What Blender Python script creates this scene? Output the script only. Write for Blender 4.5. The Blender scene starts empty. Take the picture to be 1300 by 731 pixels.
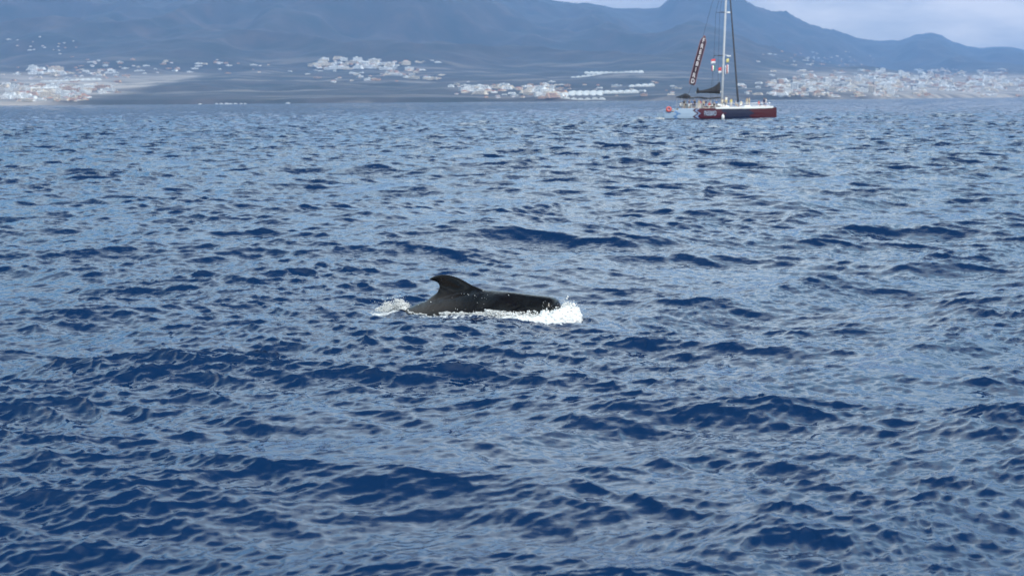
import bpy, bmesh, math, random
import numpy as np
from mathutils import Matrix, Vector

random.seed(7)
rng = np.random.default_rng(11)
R = math.radians
scene = bpy.context.scene
col = scene.collection

# ------------------------------------------------------------------ camera
CAM_H = 4.0
FPX = 2061.0                      # focal length in photograph pixels (1300 wide)
PITCH = math.atan((365.5 - 128.0) / FPX)
ROLL = R(0.44)
cam_data = bpy.data.cameras.new('camera')
cam_data.sensor_width = 36.0
cam_data.lens = FPX / 1300.0 * 36.0
cam_data.clip_start = 0.1
cam_data.clip_end = 60000.0
cam = bpy.data.objects.new('camera', cam_data)
col.objects.link(cam)
cam.matrix_world = (Matrix.Translation((0, 0, CAM_H)) @
                    Matrix.Rotation(math.pi / 2 - PITCH, 4, 'X') @
                    Matrix.Rotation(-ROLL, 4, 'Z'))
cam_data.dof.use_dof = True
cam_data.dof.focus_distance = 29.0
cam_data.dof.aperture_fstop = 2.2
scene.camera = cam
CAM_R = cam.matrix_world.to_3x3()

# ------------------------------------------------------------------ sky
SUN_AZ = R(136.0)                 # from +Y (view direction) towards +X
SUN_EL = R(46.0)
world = bpy.data.worlds.new('World')
scene.world = world
world.use_nodes = True
wn, wl = world.node_tree.nodes, world.node_tree.links
wn.clear()
w_out = wn.new('ShaderNodeOutputWorld')
w_bg = wn.new('ShaderNodeBackground')
w_bg.inputs['Strength'].default_value = 0.1
w_sky = wn.new('ShaderNodeTexSky')
w_sky.sky_type = 'NISHITA'
w_sky.sun_disc = False
w_sky.sun_elevation = SUN_EL
w_sky.sun_rotation = SUN_AZ
w_sky.dust_density = 1.5
w_tc = wn.new('ShaderNodeTexCoord')
w_sep = wn.new('ShaderNodeSeparateXYZ')
wl.new(w_tc.outputs['Generated'], w_sep.inputs[0])
def wmath(op, a, b=None):
    n = wn.new('ShaderNodeMath'); n.operation = op
    for i, v in enumerate((a, b)):
        if v is None: continue
        if isinstance(v, (int, float)): n.inputs[i].default_value = v
        else: wl.new(v, n.inputs[i])
    return n.outputs[0]
zz = wmath('ADD', wmath('MAXIMUM', w_sep.outputs[2], 0.0), 0.16)
w_comb = wn.new('ShaderNodeCombineXYZ')
wl.new(wmath('DIVIDE', w_sep.outputs[0], zz), w_comb.inputs[0])
wl.new(wmath('DIVIDE', w_sep.outputs[1], zz), w_comb.inputs[1])
w_n1 = wn.new('ShaderNodeTexNoise')
w_n1.inputs['Scale'].default_value = 0.75
w_n1.inputs['Detail'].default_value = 6.0
w_n1.inputs['Roughness'].default_value = 0.52
wl.new(w_comb.outputs[0], w_n1.inputs['Vector'])
w_r1 = wn.new('ShaderNodeValToRGB')          # cloud cover
w_r1.color_ramp.elements[0].position = 0.29
w_r1.color_ramp.elements[0].color = (0.05, 0.05, 0.05, 1)
w_r1.color_ramp.elements[1].position = 0.68
w_r1.color_ramp.elements[1].color = (0.95, 0.95, 0.95, 1)
w_el = wn.new('ShaderNodeMapRange'); w_el.interpolation_type = 'SMOOTHSTEP'
w_el.inputs[1].default_value = 0.22; w_el.inputs[2].default_value = 0.92
w_el.inputs[3].default_value = 0.19; w_el.inputs[4].default_value = -0.15
wl.new(w_sep.outputs[2], w_el.inputs[0])
wl.new(wmath('ADD', w_n1.outputs['Fac'], w_el.outputs[0]), w_r1.inputs[0])
w_n2 = wn.new('ShaderNodeTexNoise')
w_n2.inputs['Scale'].default_value = 1.1
w_n2.inputs['Detail'].default_value = 5.0
w_of = wn.new('ShaderNodeVectorMath'); w_of.operation = 'ADD'; w_of.inputs[1].default_value = (3.0, 1.0, 0.0)
wl.new(w_comb.outputs[0], w_of.inputs[0]); wl.new(w_of.outputs[0], w_n2.inputs['Vector'])
w_r2 = wn.new('ShaderNodeValToRGB')          # cloud tone
w_r2.color_ramp.elements[0].position = 0.3
w_r2.color_ramp.elements[0].color = (7.6, 14.6, 20.0, 1)
w_r2.color_ramp.elements[1].position = 0.7
w_r2.color_ramp.elements[1].color = (32.0, 34.5, 34.5, 1)
wl.new(w_n2.outputs['Fac'], w_r2.inputs[0])
w_mix = wn.new('ShaderNodeMix'); w_mix.data_type = 'RGBA'
wl.new(w_r1.outputs[0], w_mix.inputs[0])
wl.new(w_sky.outputs[0], w_mix.inputs[6])
w_hz = wn.new('ShaderNodeMapRange'); w_hz.interpolation_type = 'SMOOTHSTEP'      # low cloud dimmed and blued, shaped to tint the sea's reflections
w_hz.inputs[1].default_value = 0.12; w_hz.inputs[2].default_value = 0.44
wl.new(w_sep.outputs[2], w_hz.inputs[0])
w_mh = wn.new('ShaderNodeMix'); w_mh.data_type = 'RGBA'
wl.new(w_hz.outputs[0], w_mh.inputs[0]); wl.new(w_r2.outputs[0], w_mh.inputs[7])
w_gr = wn.new('ShaderNodeMix'); w_gr.data_type = 'RGBA'; w_gr.blend_type = 'MULTIPLY'; w_gr.inputs[0].default_value = 1.0
wl.new(w_r2.outputs[0], w_gr.inputs[6]); w_gr.inputs[7].default_value = (0.24, 0.36, 0.49, 1)
wl.new(w_gr.outputs[2], w_mh.inputs[6])
w_n3 = wn.new('ShaderNodeTexNoise'); w_n3.inputs['Scale'].default_value = 1.0; w_n3.inputs['Detail'].default_value = 6.0; w_n3.inputs['Roughness'].default_value = 0.55
w_s3 = wn.new('ShaderNodeVectorMath'); w_s3.operation = 'MULTIPLY'; w_s3.inputs[1].default_value = (11.0, 11.0, 42.0)
wl.new(w_tc.outputs['Generated'], w_s3.inputs[0]); wl.new(w_s3.outputs[0], w_n3.inputs['Vector'])
w_r3 = wn.new('ShaderNodeValToRGB')          # bank of grey-white cloud lying along the horizon
w_r3.color_ramp.elements[0].position = 0.36; w_r3.color_ramp.elements[0].color = (7.8, 7.6, 7.2, 1)
w_r3.color_ramp.elements[1].position = 0.64; w_r3.color_ramp.elements[1].color = (16.5, 14.8, 12.6, 1)
wl.new(w_n3.outputs['Fac'], w_r3.inputs[0])
w_bk = wn.new('ShaderNodeMapRange'); w_bk.interpolation_type = 'SMOOTHSTEP'
w_bk.inputs[1].default_value = 0.075; w_bk.inputs[2].default_value = 0.16
wl.new(w_sep.outputs[2], w_bk.inputs[0])
w_mb = wn.new('ShaderNodeMix'); w_mb.data_type = 'RGBA'
wl.new(w_bk.outputs[0], w_mb.inputs[0]); wl.new(w_r3.outputs[0], w_mb.inputs[6]); wl.new(w_mh.outputs[2], w_mb.inputs[7])
wl.new(w_mb.outputs[2], w_mix.inputs[7])
wl.new(w_mix.outputs[2], w_bg.inputs['Color'])
wl.new(w_bg.outputs[0], w_out.inputs['Surface'])

# ------------------------------------------------------------------ sun
sun_d = bpy.data.lights.new('sun', 'SUN')
sun_d.energy = 3.2
sun_d.angle = R(0.6)
sun_d.color = (1.0, 0.95, 0.86)
sun = bpy.data.objects.new('sun', sun_d)
col.objects.link(sun)
SUN_DIR = Vector((math.sin(SUN_AZ) * math.cos(SUN_EL), math.cos(SUN_AZ) * math.cos(SUN_EL), math.sin(SUN_EL)))
sun.rotation_euler = SUN_DIR.to_track_quat('Z', 'Y').to_euler()
sun.location = SUN_DIR * 100

vs = scene.view_settings
vs.view_transform = 'Standard'
vs.look = 'None'
vs.exposure = 0.0
vs.gamma = 1.0
vs.use_curve_mapping = False
scene.render.engine = 'CYCLES'
scene.cycles.max_bounces = 6
scene.cycles.volume_bounces = 1
scene.cycles.sample_clamp_direct = 5.0
scene.cycles.filter_width = 1.5

# ------------------------------------------------------------------ helpers
def horizon_dir(px, py):
    """unit direction of a photograph pixel (used to lay things out on the terrain and sea)"""
    v = Vector(((px - 650.0) / FPX, -(py - 365.5) / FPX, -1.0))
    return (CAM_R @ v).normalized()

def on_plane(px, py, z=0.0):
    d = horizon_dir(px, py)
    t = (z - CAM_H) / d.z
    return Vector((0, 0, CAM_H)) + d * t

def tag(o, label=None, cat=None, group=None, kind=None):
    if label: o['label'] = label
    if cat: o['category'] = cat
    if group: o['group'] = group
    if kind: o['kind'] = kind
    return o

def empty(name, mat=None):
    o = bpy.data.objects.new(name, None)
    o.empty_display_size = 0.5
    col.objects.link(o)
    if mat is not None: o.matrix_world = mat
    return o

def mesh_np(name, V, F, smooth=False):
    """mesh from numpy: V (n,3), F (m,k)"""
    me = bpy.data.meshes.new(name)
    V = np.asarray(V, np.float32); F = np.asarray(F, np.int32)
    k = F.shape[1]
    me.vertices.add(len(V)); me.vertices.foreach_set('co', V.ravel())
    me.loops.add(F.size); me.loops.foreach_set('vertex_index', F.ravel())
    me.polygons.add(len(F)); me.polygons.foreach_set('loop_start', np.arange(0, F.size, k, dtype=np.int32))
    if smooth: me.polygons.foreach_set('use_smooth', np.ones(len(F), bool))
    me.update(calc_edges=True)
    return me

def link(name, me, mats, parent=None):
    o = bpy.data.objects.new(name, me)
    col.objects.link(o)
    if not isinstance(mats, (list, tuple)): mats = [mats]
    for m in mats: me.materials.append(m)
    if parent is not None: o.parent = parent
    return o

class MB:
    def __init__(self): self.v, self.f, self.m = [], [], []
    def add(self, vs_, fs_, mi=0):
        b = len(self.v); self.v += [tuple(p) for p in vs_]
        for f in fs_: self.f.append(tuple(i + b for i in f)); self.m.append(mi)
        return self
    def box(self, x0, x1, y0, y1, z0, z1, mi=0):
        p = [(x, y, z) for z in (z0, z1) for y in (y0, y1) for x in (x0, x1)]
        return self.add(p, [(0, 2, 3, 1), (4, 5, 7, 6), (0, 1, 5, 4), (2, 6, 7, 3), (0, 4, 6, 2), (1, 3, 7, 5)], mi)
    def tube(self, pts, r, n=8, mi=0, r2=None):
        pts = [Vector(p) for p in pts]; k = len(pts); vv, ff = [], []
        for i, p in enumerate(pts):
            t = (pts[min(i + 1, k - 1)] - pts[max(i - 1, 0)]).normalized()
            a = t.orthogonal().normalized() if i == 0 else (a - t * a.dot(t)).normalized()
            b = t.cross(a)
            rr = r if r2 is None else r + (r2 - r) * i / (k - 1)
            for j in range(n):
                an = 2 * math.pi * j / n
                vv.append(p + (a * math.cos(an) + b * math.sin(an)) * rr)
        for i in range(k - 1):
            for j in range(n):
                j2 = (j + 1) % n
                ff.append((i * n + j, i * n + j2, (i + 1) * n + j2, (i + 1) * n + j))
        ff.append(tuple(range(n - 1, -1, -1))); ff.append(tuple((k - 1) * n + j for j in range(n)))
        return self.add(vv, ff, mi)
    def loft(self, rings, mi=0, closed=True, caps=True):
        n = len(rings[0]); vv = [p for r in rings for p in r]; ff = []
        for i in range(len(rings) - 1):
            for j in range(n if closed else n - 1):
                j2 = (j + 1) % n
                ff.append((i * n + j, i * n + j2, (i + 1) * n + j2, (i + 1) * n + j))
        if caps and closed:
            ff.append(tuple(range(n - 1, -1, -1))); ff.append(tuple((len(rings) - 1) * n + j for j in range(n)))
        return self.add(vv, ff, mi)
    def build(self, name, mats, parent=None, smooth=False, bevel=0.0):
        me = bpy.data.meshes.new(name)
        me.from_pydata(self.v, [], self.f)
        bm = bmesh.new(); bm.from_mesh(me)
        bmesh.ops.recalc_face_normals(bm, faces=bm.faces)
        bm.to_mesh(me); bm.free()
        me.polygons.foreach_set('material_index', self.m)
        if smooth: me.polygons.foreach_set('use_smooth', [True] * len(me.polygons))
        o = link(name, me, mats, parent)
        if bevel:
            bv = o.modifiers.new('bevel', 'BEVEL'); bv.width = bevel; bv.segments = 2
        return o

def applied(o):
    """evaluate modifiers into a plain mesh"""
    dg = bpy.context.evaluated_depsgraph_get()
    me = bpy.data.meshes.new_from_object(o.evaluated_get(dg))
    old = o.data; o.modifiers.clear(); o.data = me
    bpy.data.meshes.remove(old)
    return o

# ---- materials
def new_mat(name):
    m = bpy.data.materials.new(name); m.use_nodes = True
    return m, m.node_tree.nodes, m.node_tree.links, m.node_tree.nodes['Principled BSDF']

def mat(name, c, rough=0.6, var=0.12, scale=3.0, metal=0.0, c2=None):
    """plain painted/cloth/skin surface with a little procedural unevenness"""
    m, n, l, p = new_mat(name)
    tc = n.new('ShaderNodeTexCoord')
    nz = n.new('ShaderNodeTexNoise'); nz.inputs['Scale'].default_value = scale; nz.inputs['Detail'].default_value = 4
    l.new(tc.outputs['Object'], nz.inputs['Vector'])
    rp = n.new('ShaderNodeValToRGB')
    a = c2 if c2 else tuple(x * (1 - var) for x in c)
    b = tuple(min(1, x * (1 + var)) for x in c)
    rp.color_ramp.elements[0].position = 0.35; rp.color_ramp.elements[0].color = (*a, 1)
    rp.color_ramp.elements[1].position = 0.65; rp.color_ramp.elements[1].color = (*b, 1)
    l.new(nz.outputs['Fac'], rp.inputs[0]); l.new(rp.outputs[0], p.inputs['Base Color'])
    p.inputs['Roughness'].default_value = rough; p.inputs['Metallic'].default_value = metal
    return m

# ---- numpy value noise
def _hash(ix, iy, s):
    h = (ix.astype(np.int64) * 374761393 + iy.astype(np.int64) * 668265263 + s * 974711) & 0x7fffffff
    h = ((h ^ (h >> 13)) * 1274126177) & 0x7fffffff
    return ((h ^ (h >> 16)) & 0xffff) / 65535.0
def vnoise(x, y, s=0):
    x = np.asarray(x, float); y = np.asarray(y, float)
    ix, iy = np.floor(x), np.floor(y); fx, fy = x - ix, y - iy
    fx = fx * fx * fx * (fx * (fx * 6 - 15) + 10); fy = fy * fy * fy * (fy * (fy * 6 - 15) + 10)
    a = _hash(ix, iy, s) * (1 - fx) + _hash(ix + 1, iy, s) * fx
    b = _hash(ix, iy + 1, s) * (1 - fx) + _hash(ix + 1, iy + 1, s) * fx
    return (a * (1 - fy) + b * fy) * 2 - 1
def fbm(x, y, o=5, s=0, g=0.5):
    v = 0; a = 1.0
    for i in range(o):
        v = v + a * vnoise(x, y, s + i * 17); a *= g
        x, y = x * 1.93 + y * 0.52 + 3.1, y * 1.93 - x * 0.52 + 7.7
    return v
def sstep(a, b, x):
    t = np.clip((x - a) / (b - a), 0, 1); return t * t * (3 - 2 * t)

# ------------------------------------------------------------------ sea
WHALE = on_plane(640, 397)               # a point on the whale's axis at the waterline
W_YAW = R(28.0)
W_F = (math.cos(-W_YAW), math.sin(-W_YAW))
W_SN = on_plane(709, 400.5)
W_C = (W_SN.x - 1.7 * W_F[0], W_SN.y - 1.7 * W_F[1])
def fft_tile(L, N, lam_lo, lam_hi, wind, seed, power=2.0, spread=2.0):
    g = np.random.default_rng(seed)
    k1 = 2 * np.pi * np.fft.fftfreq(N, L / N)
    kx, ky = np.meshgrid(k1, k1, indexing='ij')
    k = np.hypot(kx, ky); k[0, 0] = 1
    band = np.exp(-(2 * np.pi / lam_hi / k) ** 4) * np.exp(-(k * lam_lo / (2 * np.pi)) ** 6)
    dirw = 0.10
    for da, wt in ((-0.62, 0.75), (0.0, 0.55), (0.52, 1.0)):          # crossing wave trains
        c = (kx * math.sin(wind + da) + ky * math.cos(wind + da)) / k
        dirw = dirw + wt * np.abs(c) ** spread
    amp = k ** (-power) * band * dirw
    amp[0, 0] = 0
    H = amp * (g.standard_normal((N, N)) + 1j * g.standard_normal((N, N)))
    h = np.fft.ifft2(H).real
    sx = np.fft.ifft2(1j * kx * H).real
    sc = 1.0 / math.sqrt(2 * (sx ** 2).mean())
    dx = np.fft.ifft2(1j * kx / k * H).real
    dy = np.fft.ifft2(1j * ky / k * H).real
    return np.stack([h * sc, dx * sc, dy * sc], -1).astype(np.float32)   # normalised to rms slope 1
def sample(T, L, x, y):
    N = T.shape[0]
    u = (x / L * N) % N; v = (y / L * N) % N
    i = np.floor(u).astype(int) % N; j = np.floor(v).astype(int) % N
    fu = (u - np.floor(u))[..., None].astype(np.float32); fv = (v - np.floor(v))[..., None].astype(np.float32)
    i2, j2 = (i + 1) % N, (j + 1) % N
    return (T[i, j] * (1 - fu) + T[i2, j] * fu) * (1 - fv) + (T[i, j2] * (1 - fu) + T[i2, j2] * fu) * fv
WIND = R(-14)
T_A = fft_tile(83.0, 1024, 1.0, 9.0, WIND, 1, power=2.05, spread=12)
T_B = fft_tile(37.0, 2048, 0.30, 1.1, WIND + 0.10, 2, spread=9)
T_C = fft_tile(9.7, 1024, 0.07, 0.30, WIND - 0.1, 3, spread=9)
T_S = fft_tile(900.0, 512, 9.0, 60.0, WIND + 0.4, 4)
def rot(x, y, a): return x * math.cos(a) - y * math.sin(a), x * math.sin(a) + y * math.cos(a)
def waves(x, y, sp):
    """displacement (dx, dy, dz) of the sea at base point (x, y); sp = local mesh spacing"""
    damp = 1 - 0.75 * np.exp(-(((x - WHALE.x) / 2.4) ** 2 + ((y - WHALE.y) / 2.0) ** 2))
    gust = np.clip(1.03 + 0.4 * fbm(x / 6.0, y / 9.0, 3, 91), 0.6, 1.6)
    out = np.zeros(x.shape + (3,), np.float32)
    for T, L, a, amp, chop, lim, gs in ((T_S, 900.0, 0.0, 0.035, 0.5, 1e9, 0), (T_A, 83.0, 0.0, 0.104, 1.2, 6.0, 0),
                                    (T_B, 37.0, 0.35, 0.108, 1.2, 0.75, 1), (T_C, 9.7, -0.5, 0.18, 1.0, 0.12, 1)):
        fade = np.clip(1.6 - sp / lim, 0, 1)
        idx = fade > 0
        if not idx.any(): continue
        rx, ry = rot(x[idx], y[idx], a)
        s = sample(T, L, rx, ry)
        hx, hy = rot(s[:, 1], s[:, 2], -a)
        w = (fade * damp * amp * (gust if gs else 1.0))[idx]
        out[idx, 2] += s[:, 0] * w
        out[idx, 0] += hx * w * chop
        out[idx, 1] += hy * w * chop
    lx = (x - W_C[0]) * W_F[0] + (y - W_C[1]) * W_F[1]; ly = -(x - W_C[0]) * W_F[1] + (y - W_C[1]) * W_F[0]
    d = (np.hypot(lx / 1.75, ly / 0.55) - 1) * 0.75
    near = np.abs(d) < 3
    ring = 0.045 * np.cos(d * 2 * np.pi / (0.42 + 0.05 * vnoise(x * 2, y * 2, 5))) * np.exp(-np.abs(d) / 0.75) * (1 + 0.6 * vnoise(x * 1.7, y * 1.7, 9))
    out[..., 2] += np.where(near, ring, 0).astype(np.float32)
    return out
# polar sheet: fine inside the wedge of sea that lies ahead, coarser to the sides
th = np.concatenate([np.linspace(-88, -23, 50)[:-1], np.linspace(-23, 23, 620), np.linspace(23, 88, 50)[1:]])
rs = [2.5]
while rs[-1] < 13500:
    r = rs[-1]
    k = 0.02 if r < 9 else 0.0021 if r < 45 else 0.0021 + 0.0014 * min(1, (r - 45) / 150) if r < 260 else 0.0035 + 0.0115 * min(1, (r - 260) / 900)
    rs.append(r * (1 + k))
rs = np.array(rs); 
TH, RR = np.meshgrid(np.radians(th), rs)
SP = RR * np.gradient(np.log(rs))[:, None] + 0 * TH
SP = np.maximum(SP, RR * np.abs(np.gradient(np.radians(th)))[None, :])
X, Y = RR * np.sin(TH), RR * np.cos(TH)
D = waves(X, Y, SP)
V = np.stack([X + D[..., 0], Y + D[..., 1], D[..., 2]], -1).reshape(-1, 3)
nr, nc = X.shape
ii = (np.arange(nr - 1)[:, None] * nc + np.arange(nc - 1)[None, :]).ravel()
F = np.stack([ii, ii + 1, ii + nc + 1, ii + nc], -1)
F = F[:, ::-1]
def sea_z(x, y):
    x = np.atleast_1d(np.asarray(x, float)); y = np.atleast_1d(np.asarray(y, float))
    return waves(x, y, np.full(x.shape, 0.05))[:, 2]

m_sea, n, l, p = new_mat('sea_water')
p.inputs['Base Color'].default_value = (0.0001, 0.0150, 0.056, 1)
p.inputs['Roughness'].default_value = 0.07
p.inputs['IOR'].default_value = 1.333
tc = n.new('ShaderNodeTexCoord'); geo = n.new('ShaderNodeNewGeometry')
def nmath(op, a, b=None):
    k = n.new('ShaderNodeMath'); k.operation = op
    for i_, v in enumerate((a, b)):
        if v is None: continue
        if isinstance(v, (int, float)): k.inputs[i_].default_value = v
        else: l.new(v, k.inputs[i_])
    return k.outputs[0]
def vmath(op, a, b=None):
    k = n.new('ShaderNodeVectorMath'); k.operation = op
    for i_, v in enumerate((a, b)):
        if v is None: continue
        if isinstance(v, tuple): k.inputs[i_].default_value = v
        else: l.new(v, k.inputs[i_])
    return k
def ripple(scale, detail, amp, rough=0.6):
    '''slope field of small wavelets the mesh does not carry'''
    mp = n.new('ShaderNodeMapping'); mp.inputs['Rotation'].default_value = (0, 0, 0.3); mp.inputs['Scale'].default_value = (0.45, 1, 1)
    l.new(tc.outputs['Object'], mp.inputs['Vector'])
    nz_ = n.new('ShaderNodeTexNoise'); nz_.inputs['Scale'].default_value = scale; nz_.inputs['Detail'].default_value = detail; nz_.inputs['Roughness'].default_value = rough
    l.new(mp.outputs[0], nz_.inputs['Vector'])
    c = vmath('SUBTRACT', nz_.outputs['Color'], (0.5, 0.5, 0.5)); c = vmath('MULTIPLY', c.outputs[0], (1, 1, 0))
    sc_ = n.new('ShaderNodeVectorMath'); sc_.operation = 'SCALE'; l.new(c.outputs[0], sc_.inputs[0])
    if isinstance(amp, float): sc_.inputs[3].default_value = amp
    else: l.new(amp, sc_.inputs[3])
    return sc_.outputs[0]
dist = vmath('LENGTH', tc.outputs['Object']).outputs['Value']
far = n.new('ShaderNodeMapRange'); far.inputs[1].default_value = 35; far.inputs[2].default_value = 200; far.inputs[3].default_value = 0.0; far.inputs[4].default_value = 5.0
l.new(dist, far.inputs[0])
gn = n.new('ShaderNodeTexNoise'); gn.inputs['Scale'].default_value = 0.16; gn.inputs['Detail'].default_value = 3
l.new(tc.outputs['Object'], gn.inputs['Vector'])
gamp = n.new('ShaderNodeMapRange'); gamp.inputs[1].default_value = 0.35; gamp.inputs[2].default_value = 0.65; gamp.inputs[3].default_value = 0.35; gamp.inputs[4].default_value = 0.85
l.new(gn.outputs['Fac'], gamp.inputs[0])
sl = vmath('ADD', ripple(10.0, 3, gamp.outputs[0]), ripple(1.5, 4, far.outputs[0]))
nn = vmath('NORMALIZE', vmath('ADD', geo.outputs['Normal'], sl.outputs[0]).outputs[0])
l.new(nn.outputs[0], p.inputs['Normal'])
lx = (X - W_SN.x) * W_F[0] + (Y - W_SN.y) * W_F[1]; ly = -(X - W_SN.x) * W_F[1] + (Y - W_SN.y) * W_F[0]
fo = 0.95 * np.exp(-(((lx - 0.05) / 0.55) ** 2 + ((ly + 0.35) / 0.5) ** 2))
fo = np.maximum(fo, 0.50 * np.exp(-((ly + 0.55) / 0.20) ** 2) * sstep(-3.4, -2.6, lx) * (1 - sstep(-0.2, 0.3, lx)))
fo = np.maximum(fo, 0.75 * np.exp(-(((lx + 3.75) / 0.42) ** 2 + ((ly + 0.05) / 0.3) ** 2)))
me_sea = mesh_np('sea', V, F, True)
at_ = me_sea.attributes.new('foam_cover', 'FLOAT', 'POINT'); at_.data.foreach_set('value', fo.ravel().astype(np.float32))
fa = n.new('ShaderNodeAttribute'); fa.attribute_name = 'foam_cover'
fn = n.new('ShaderNodeTexNoise'); fn.inputs['Scale'].default_value = 9.0; fn.inputs['Detail'].default_value = 6; fn.inputs['Roughness'].default_value = 0.7; fn.inputs['Distortion'].default_value = 0.8
l.new(tc.outputs['Object'], fn.inputs['Vector'])
fm = n.new('ShaderNodeMapRange'); fm.interpolation_type = 'SMOOTHSTEP'; fm.inputs[1].default_value = 0.92; fm.inputs[2].default_value = 1.12
l.new(nmath('ADD', fa.outputs['Fac'], fn.outputs['Fac']), fm.inputs[0])
fd = n.new('ShaderNodeBsdfDiffuse'); fd.inputs[0].default_value = (0.62, 0.63, 0.63, 1)
fx_ = n.new('ShaderNodeMixShader'); l.new(fm.outputs[0], fx_.inputs[0]); l.new(p.outputs[0], fx_.inputs[1]); l.new(fd.outputs[0], fx_.inputs[2])
l.new(fx_.outputs[0], n['Material Output'].inputs['Surface'])
sea = link('sea', me_sea, m_sea)
tag(sea, 'choppy deep blue open sea', kind='structure')

# ------------------------------------------------------------------ hills and coast
SKY_X = [-1600, -600, 0, 300, 520, 600, 650, 690, 705, 740, 790, 820, 838, 848, 860, 880, 905, 930, 945, 955, 975, 998, 1010, 1030, 1045, 1060, 1075, 1100, 1120, 1140, 1155, 1165, 1180, 1195, 1210, 1230, 1250, 1270, 1285, 1300, 1400, 1600, 2600]
SKY_Y = [20, -30, -60, -70, -60, -40, -18, -4, 1, 4, 9, 13, 10, 1, -10, -20, -22, -12, -3, 4, 12, 15, 23, 31, 36, 38, 44, 48, 51, 52, 48, 43, 41, 44, 53, 60, 61, 59, 60, 63, 70, 85, 100]
Y_RIDGE = 16000.0
# ridge height against x, read off the skyline
_rx = []; _rz = []
for px, py in zip(SKY_X, SKY_Y):
    d = horizon_dir(px, py); t = Y_RIDGE / d.y
    _rx.append(d.x * t); _rz.append(max(40.0, CAM_H + d.z * t))
def shore_y(x):
    return 5600 + 2700 * sstep(800, 2800, x) + 170 * fbm(x / 700.0, x * 0 + 0.5, 4, 5)
def hill(x, y):
    x = np.asarray(x, float); y = np.asarray(y, float)
    sh = shore_y(x)
    d = y - sh
    q = x / np.maximum(y, 3000.0)
    far_ = 1 + 0.30 * sstep(0.13, 0.30, q)               # the range on the right stands farther inland
    xr = q * Y_RIDGE                                     # valleys run down towards the sea
    ridge = np.interp(xr, _rx, _rz) * far_
    y = np.where(d > 0, sh + d * (Y_RIDGE - sh) / (Y_RIDGE * far_ - sh), y)
    coast = 14 * sstep(0, 60, d) + 0.052 * np.clip(d, 0, 3200)
    m = np.clip((y - (shore_y(x) + 2400)) / (Y_RIDGE - shore_y(x) - 2400), 0, 1.0)
    mm = m ** 1.2
    rd = 1 - np.abs(fbm(x / 1500.0, y / 2600.0, 5, 33))
    h = coast * (1 - mm) + ridge * mm
    h = h + (rd - 0.75) * 620 * mm * (1 - m) * 1.5 * (ridge / 900 + 0.25)
    h = h + 10 * fbm(x / 260.0, y / 260.0, 4, 51) * sstep(100, 900, d) + (9 * fbm(xr / 170.0, y / 500.0, 3, 8) - 55 * np.abs(fbm(xr / 420.0, y / 2200.0, 4, 21)) * (1 - m)) * mm
    hump = 60 * np.exp(-(((x - 2150) / 380.0) ** 2 + ((y - 9200) / 380.0) ** 2))   # knoll under the right-hand town
    h = h + hump * sstep(0, 500, d)
    back = np.clip((y - Y_RIDGE) / 2200.0, 0, 1)
    h = h * (1 - 0.8 * back)
    return np.where(d < 0, np.maximum(-12, d * 0.08), h)
gx = np.linspace(-14000, 14000, 900); gy = np.concatenate([np.linspace(5100, 10200, 280), np.linspace(10240, 24000, 200)])
GX, GY = np.meshgrid(gx, gy)
GZ = hill(GX, GY)
nr, nc = GX.shape
ii = (np.arange(nr - 1)[:, None] * nc + np.arange(nc - 1)[None, :]).ravel()
Fh = np.stack([ii, ii + 1, ii + nc + 1, ii + nc], -1)
m_hill, n, l, p = new_mat('volcanic_hillside')
tc = n.new('ShaderNodeTexCoord')
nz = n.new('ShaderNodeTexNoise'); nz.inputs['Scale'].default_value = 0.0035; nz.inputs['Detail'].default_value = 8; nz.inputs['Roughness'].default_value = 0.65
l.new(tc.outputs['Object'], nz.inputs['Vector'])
rp = n.new('ShaderNodeValToRGB')  # scrub and rock tones, darkened: cloud shade is put into the colour
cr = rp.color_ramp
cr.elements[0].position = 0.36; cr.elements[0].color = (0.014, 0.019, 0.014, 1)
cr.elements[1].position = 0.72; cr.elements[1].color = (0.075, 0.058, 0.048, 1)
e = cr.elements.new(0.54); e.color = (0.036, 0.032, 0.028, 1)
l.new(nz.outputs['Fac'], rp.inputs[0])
mp2 = n.new('ShaderNodeMapping'); mp2.inputs['Scale'].default_value = (0.0011, 0.0060, 0.0); l.new(tc.outputs['Object'], mp2.inputs['Vector'])
nf = n.new('ShaderNodeTexNoise'); nf.inputs['Scale'].default_value = 1.0; nf.inputs['Detail'].default_value = 7; nf.inputs['Roughness'].default_value = 0.62
l.new(mp2.outputs[0], nf.inputs['Vector'])
fr = n.new('ShaderNodeMapRange'); fr.interpolation_type = 'SMOOTHSTEP'; fr.inputs[1].default_value = 0.50; fr.inputs[2].default_value = 0.66
l.new(nf.outputs['Fac'], fr.inputs[0])
sz = n.new('ShaderNodeSeparateXYZ'); l.new(tc.outputs['Object'], sz.inputs[0])
lo = n.new('ShaderNodeMapRange'); lo.inputs[1].default_value = 150; lo.inputs[2].default_value = 290; lo.inputs[3].default_value = 0.85; lo.inputs[4].default_value = 0.0
l.new(sz.outputs[2], lo.inputs[0])
mu = n.new('ShaderNodeMath'); mu.operation = 'MULTIPLY'; l.new(fr.outputs[0], mu.inputs[0]); l.new(lo.outputs[0], mu.inputs[1])
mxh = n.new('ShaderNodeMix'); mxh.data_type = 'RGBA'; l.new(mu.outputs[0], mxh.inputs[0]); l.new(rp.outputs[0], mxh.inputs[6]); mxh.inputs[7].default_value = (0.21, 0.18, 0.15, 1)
def sm(sock, a, b):
    k = n.new('ShaderNodeMapRange'); k.interpolation_type = 'SMOOTHSTEP'; k.inputs[1].default_value = a; k.inputs[2].default_value = b
    l.new(sock, k.inputs[0]); return k.outputs[0]
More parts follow.
